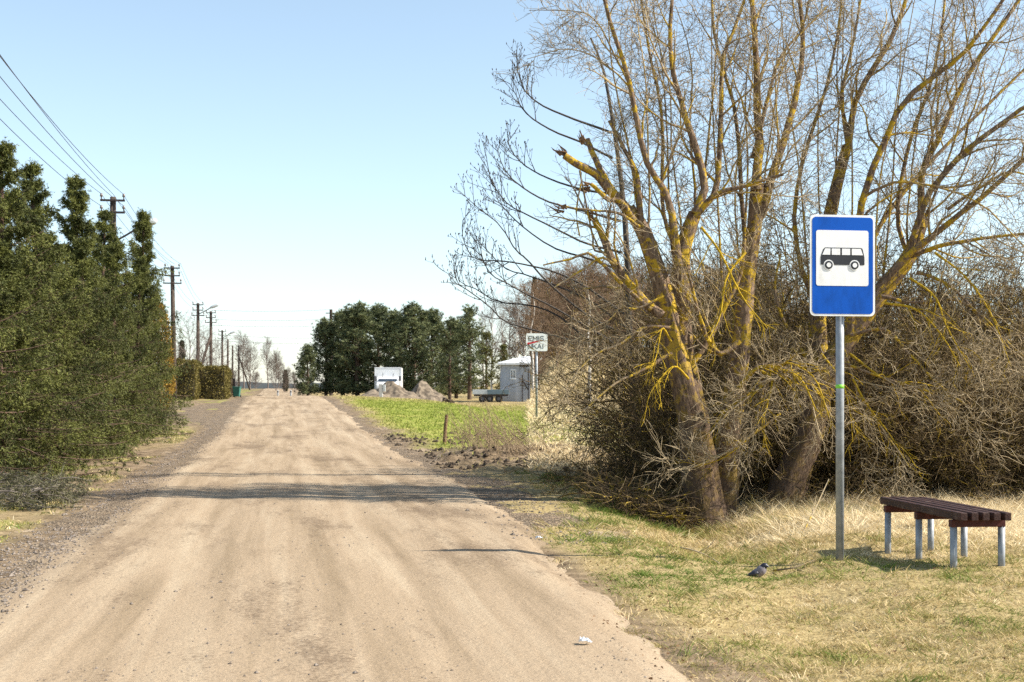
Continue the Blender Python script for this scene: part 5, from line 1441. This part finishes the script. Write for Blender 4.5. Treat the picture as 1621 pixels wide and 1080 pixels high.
def shed():
    d = 112.0; s = d / F; x0, x1 = px(792, d), px(839.5, d); Xc = (x0 + x1) / 2; zb = float(zg(Xc, d))
    root = thing("shed", "grey sheet metal shed with a pale roof at the field edge", "shed", (Xc, d, zb))
    w = (x1 - x0) / 2; ze = pz(577.5, d) - zb; zt = pz(564.5, d) - zb
    mb = MB()
    n = 46
    for k in range(n):                                     # ribbed front sheet
        a, b = -w + 2 * w * k / n, -w + 2 * w * (k + 1) / n; y = 0 if k % 2 else -.025
        mb.add([(a, y, -.1), (b, y, -.1), (b, y, ze), (a, y, ze)], [(0, 1, 2, 3)])
        yn = -.025 if k % 2 else 0
        mb.add([(b, y, -.1), (b, yn, -.1), (b, yn, ze), (b, y, ze)], [(0, 1, 2, 3)])
    mb.box(-w, -w + .04, .002, 3.5, -.1, ze); mb.box(w - .04, w, .002, 3.5, -.1, ze); mb.box(-w + .042, w - .042, 3.46, 3.5, -.1, ze)
    mb.build("wall", M_SHED, root)
    ov = 4.5 * s
    mb = MB(); rx = px(828, d) - Xc
    A = [(-w - ov, -.3, ze), (w + .02, -.3, ze), (w + .02, 3.8, ze), (-w - ov, 3.8, ze), (rx, 1.75, zt + .05), (w + .02, 1.75, zt + .05)]
    A2 = [(x, y, z + .16) for x, y, z in A[:4]]
    mb.add(A[:4] + A2 + A[4:], [(3, 2, 1, 0), (0, 1, 5, 4), (1, 2, 6, 5), (2, 3, 7, 6), (3, 0, 4, 7), (4, 5, 9, 8), (6, 7, 8, 9)], [(7, 4, 8), (5, 6, 9)])
    mb.build("roof", M_ROOF, root)
    wx0, wx1 = px(808, d) - Xc, px(816.5, d) - Xc; wz0, wz1 = pz(600.5, d) - zb, pz(585, d) - zb
    mb = MB()
    mb.box(wx0, wx1, -.075, -.03, wz0, wz0 + .07); mb.box(wx0, wx1, -.075, -.03, wz1 - .07, wz1)
    for k in range(4):
        x = wx0 + (wx1 - wx0 - .05) * k / 3; mb.box(x, x + .05, -.07, -.03, wz0 + .07, wz1 - .07)
    win = mb.build("window", M_WHITE, root)
    mb = MB(); mb.box(wx0 + .03, wx1 - .03, -.045, -.028, wz0 + .03, wz1 - .03); mb.build("pane", M_GLASS, win)
    xd0, xd1 = px(826.5, d) - Xc, px(838, d) - Xc
    mb = MB(); mb.box(xd0 - .03, xd0 + .05, -.22, -.12, -.1, pz(593, d) - zb); mb.box(xd1 - .1, xd1 - .02, -.22, -.12, -.1, pz(584, d) - zb)
    mb.tube([(xd0, -.16, 1.7), (xd1 - .06, -.16, .9)], .04, 8); mb.build("gate_frame", M_IRON, root)
    mb = MB(); mb.box(px(822, d) - Xc, px(837, d) - Xc, -.06, -.027, ze - .16, ze - .05); mb.build("door_rail", M_IRON, root)
shed()

# stake and dry weeds on the bank
d = 39.0; X = px(703, d); zb = float(zg(X, d)); hs = pz(657, d) - zb
o = thing("wooden_stake", "short brown wooden stake leaning at the edge of the green field", "stake", (X, d, zb))
mb = MB(); mb.tube([(0, 0, -.2), (.03, 0, hs * .5), (.07, 0, hs)], [.055, .05, .045], 9); mb.build("stake", M_STAKE, o)
def weeds(x, d, n, H, lean, label, seed):
    rg = np.random.default_rng(seed); X = px(x, d); zb = float(zg(X, d))
    K = 7; P = np.zeros((n, K, 3)); P[:, 0] = np.stack([X + rg.normal(0, .3, n), d + rg.normal(0, .35, n), np.full(n, zb - .05)], -1)
    dr = unit(np.stack([rg.normal(lean, .3, n), rg.normal(0, .3, n), np.ones(n)], -1)); L = rg.uniform(.35, 1, n) * H
    for k in range(1, K):
        dr = unit(dr + rg.normal(0, .05, (n, 3)) + np.array([lean * .08, 0, -.02])); P[:, k] = P[:, k - 1] + dr * (L / (K - 1))[:, None]
    R = np.full((n, 1), .006) * np.linspace(1, .35, K)[None]
    P2, R2 = grow(P, R, 4, rg, (.4, 1), (20, 45), (.12, .35), .2, .1, 4, .7, .005, .003)
    o = wood("dry_weeds", [(P, R, 4), (P2, R2, 3)], [M_DRYSTEM]); tag(o, label, "plant", "clumps of dry weeds on the bank")
weeds(772, 33, 75, 1.45, -.35, "tall dry weed clump leaning left, right of the stake", 701)
weeds(752, 34.5, 40, .6, -.2, "low pale weed clump close to the stake", 702)
weeds(832, 31.5, 70, 1.5, -.55, "dry weed clump leaning left below the shed", 703)
weeds(800, 31, 40, .45, -.1, "low brown weed clump between the two tall ones", 704)
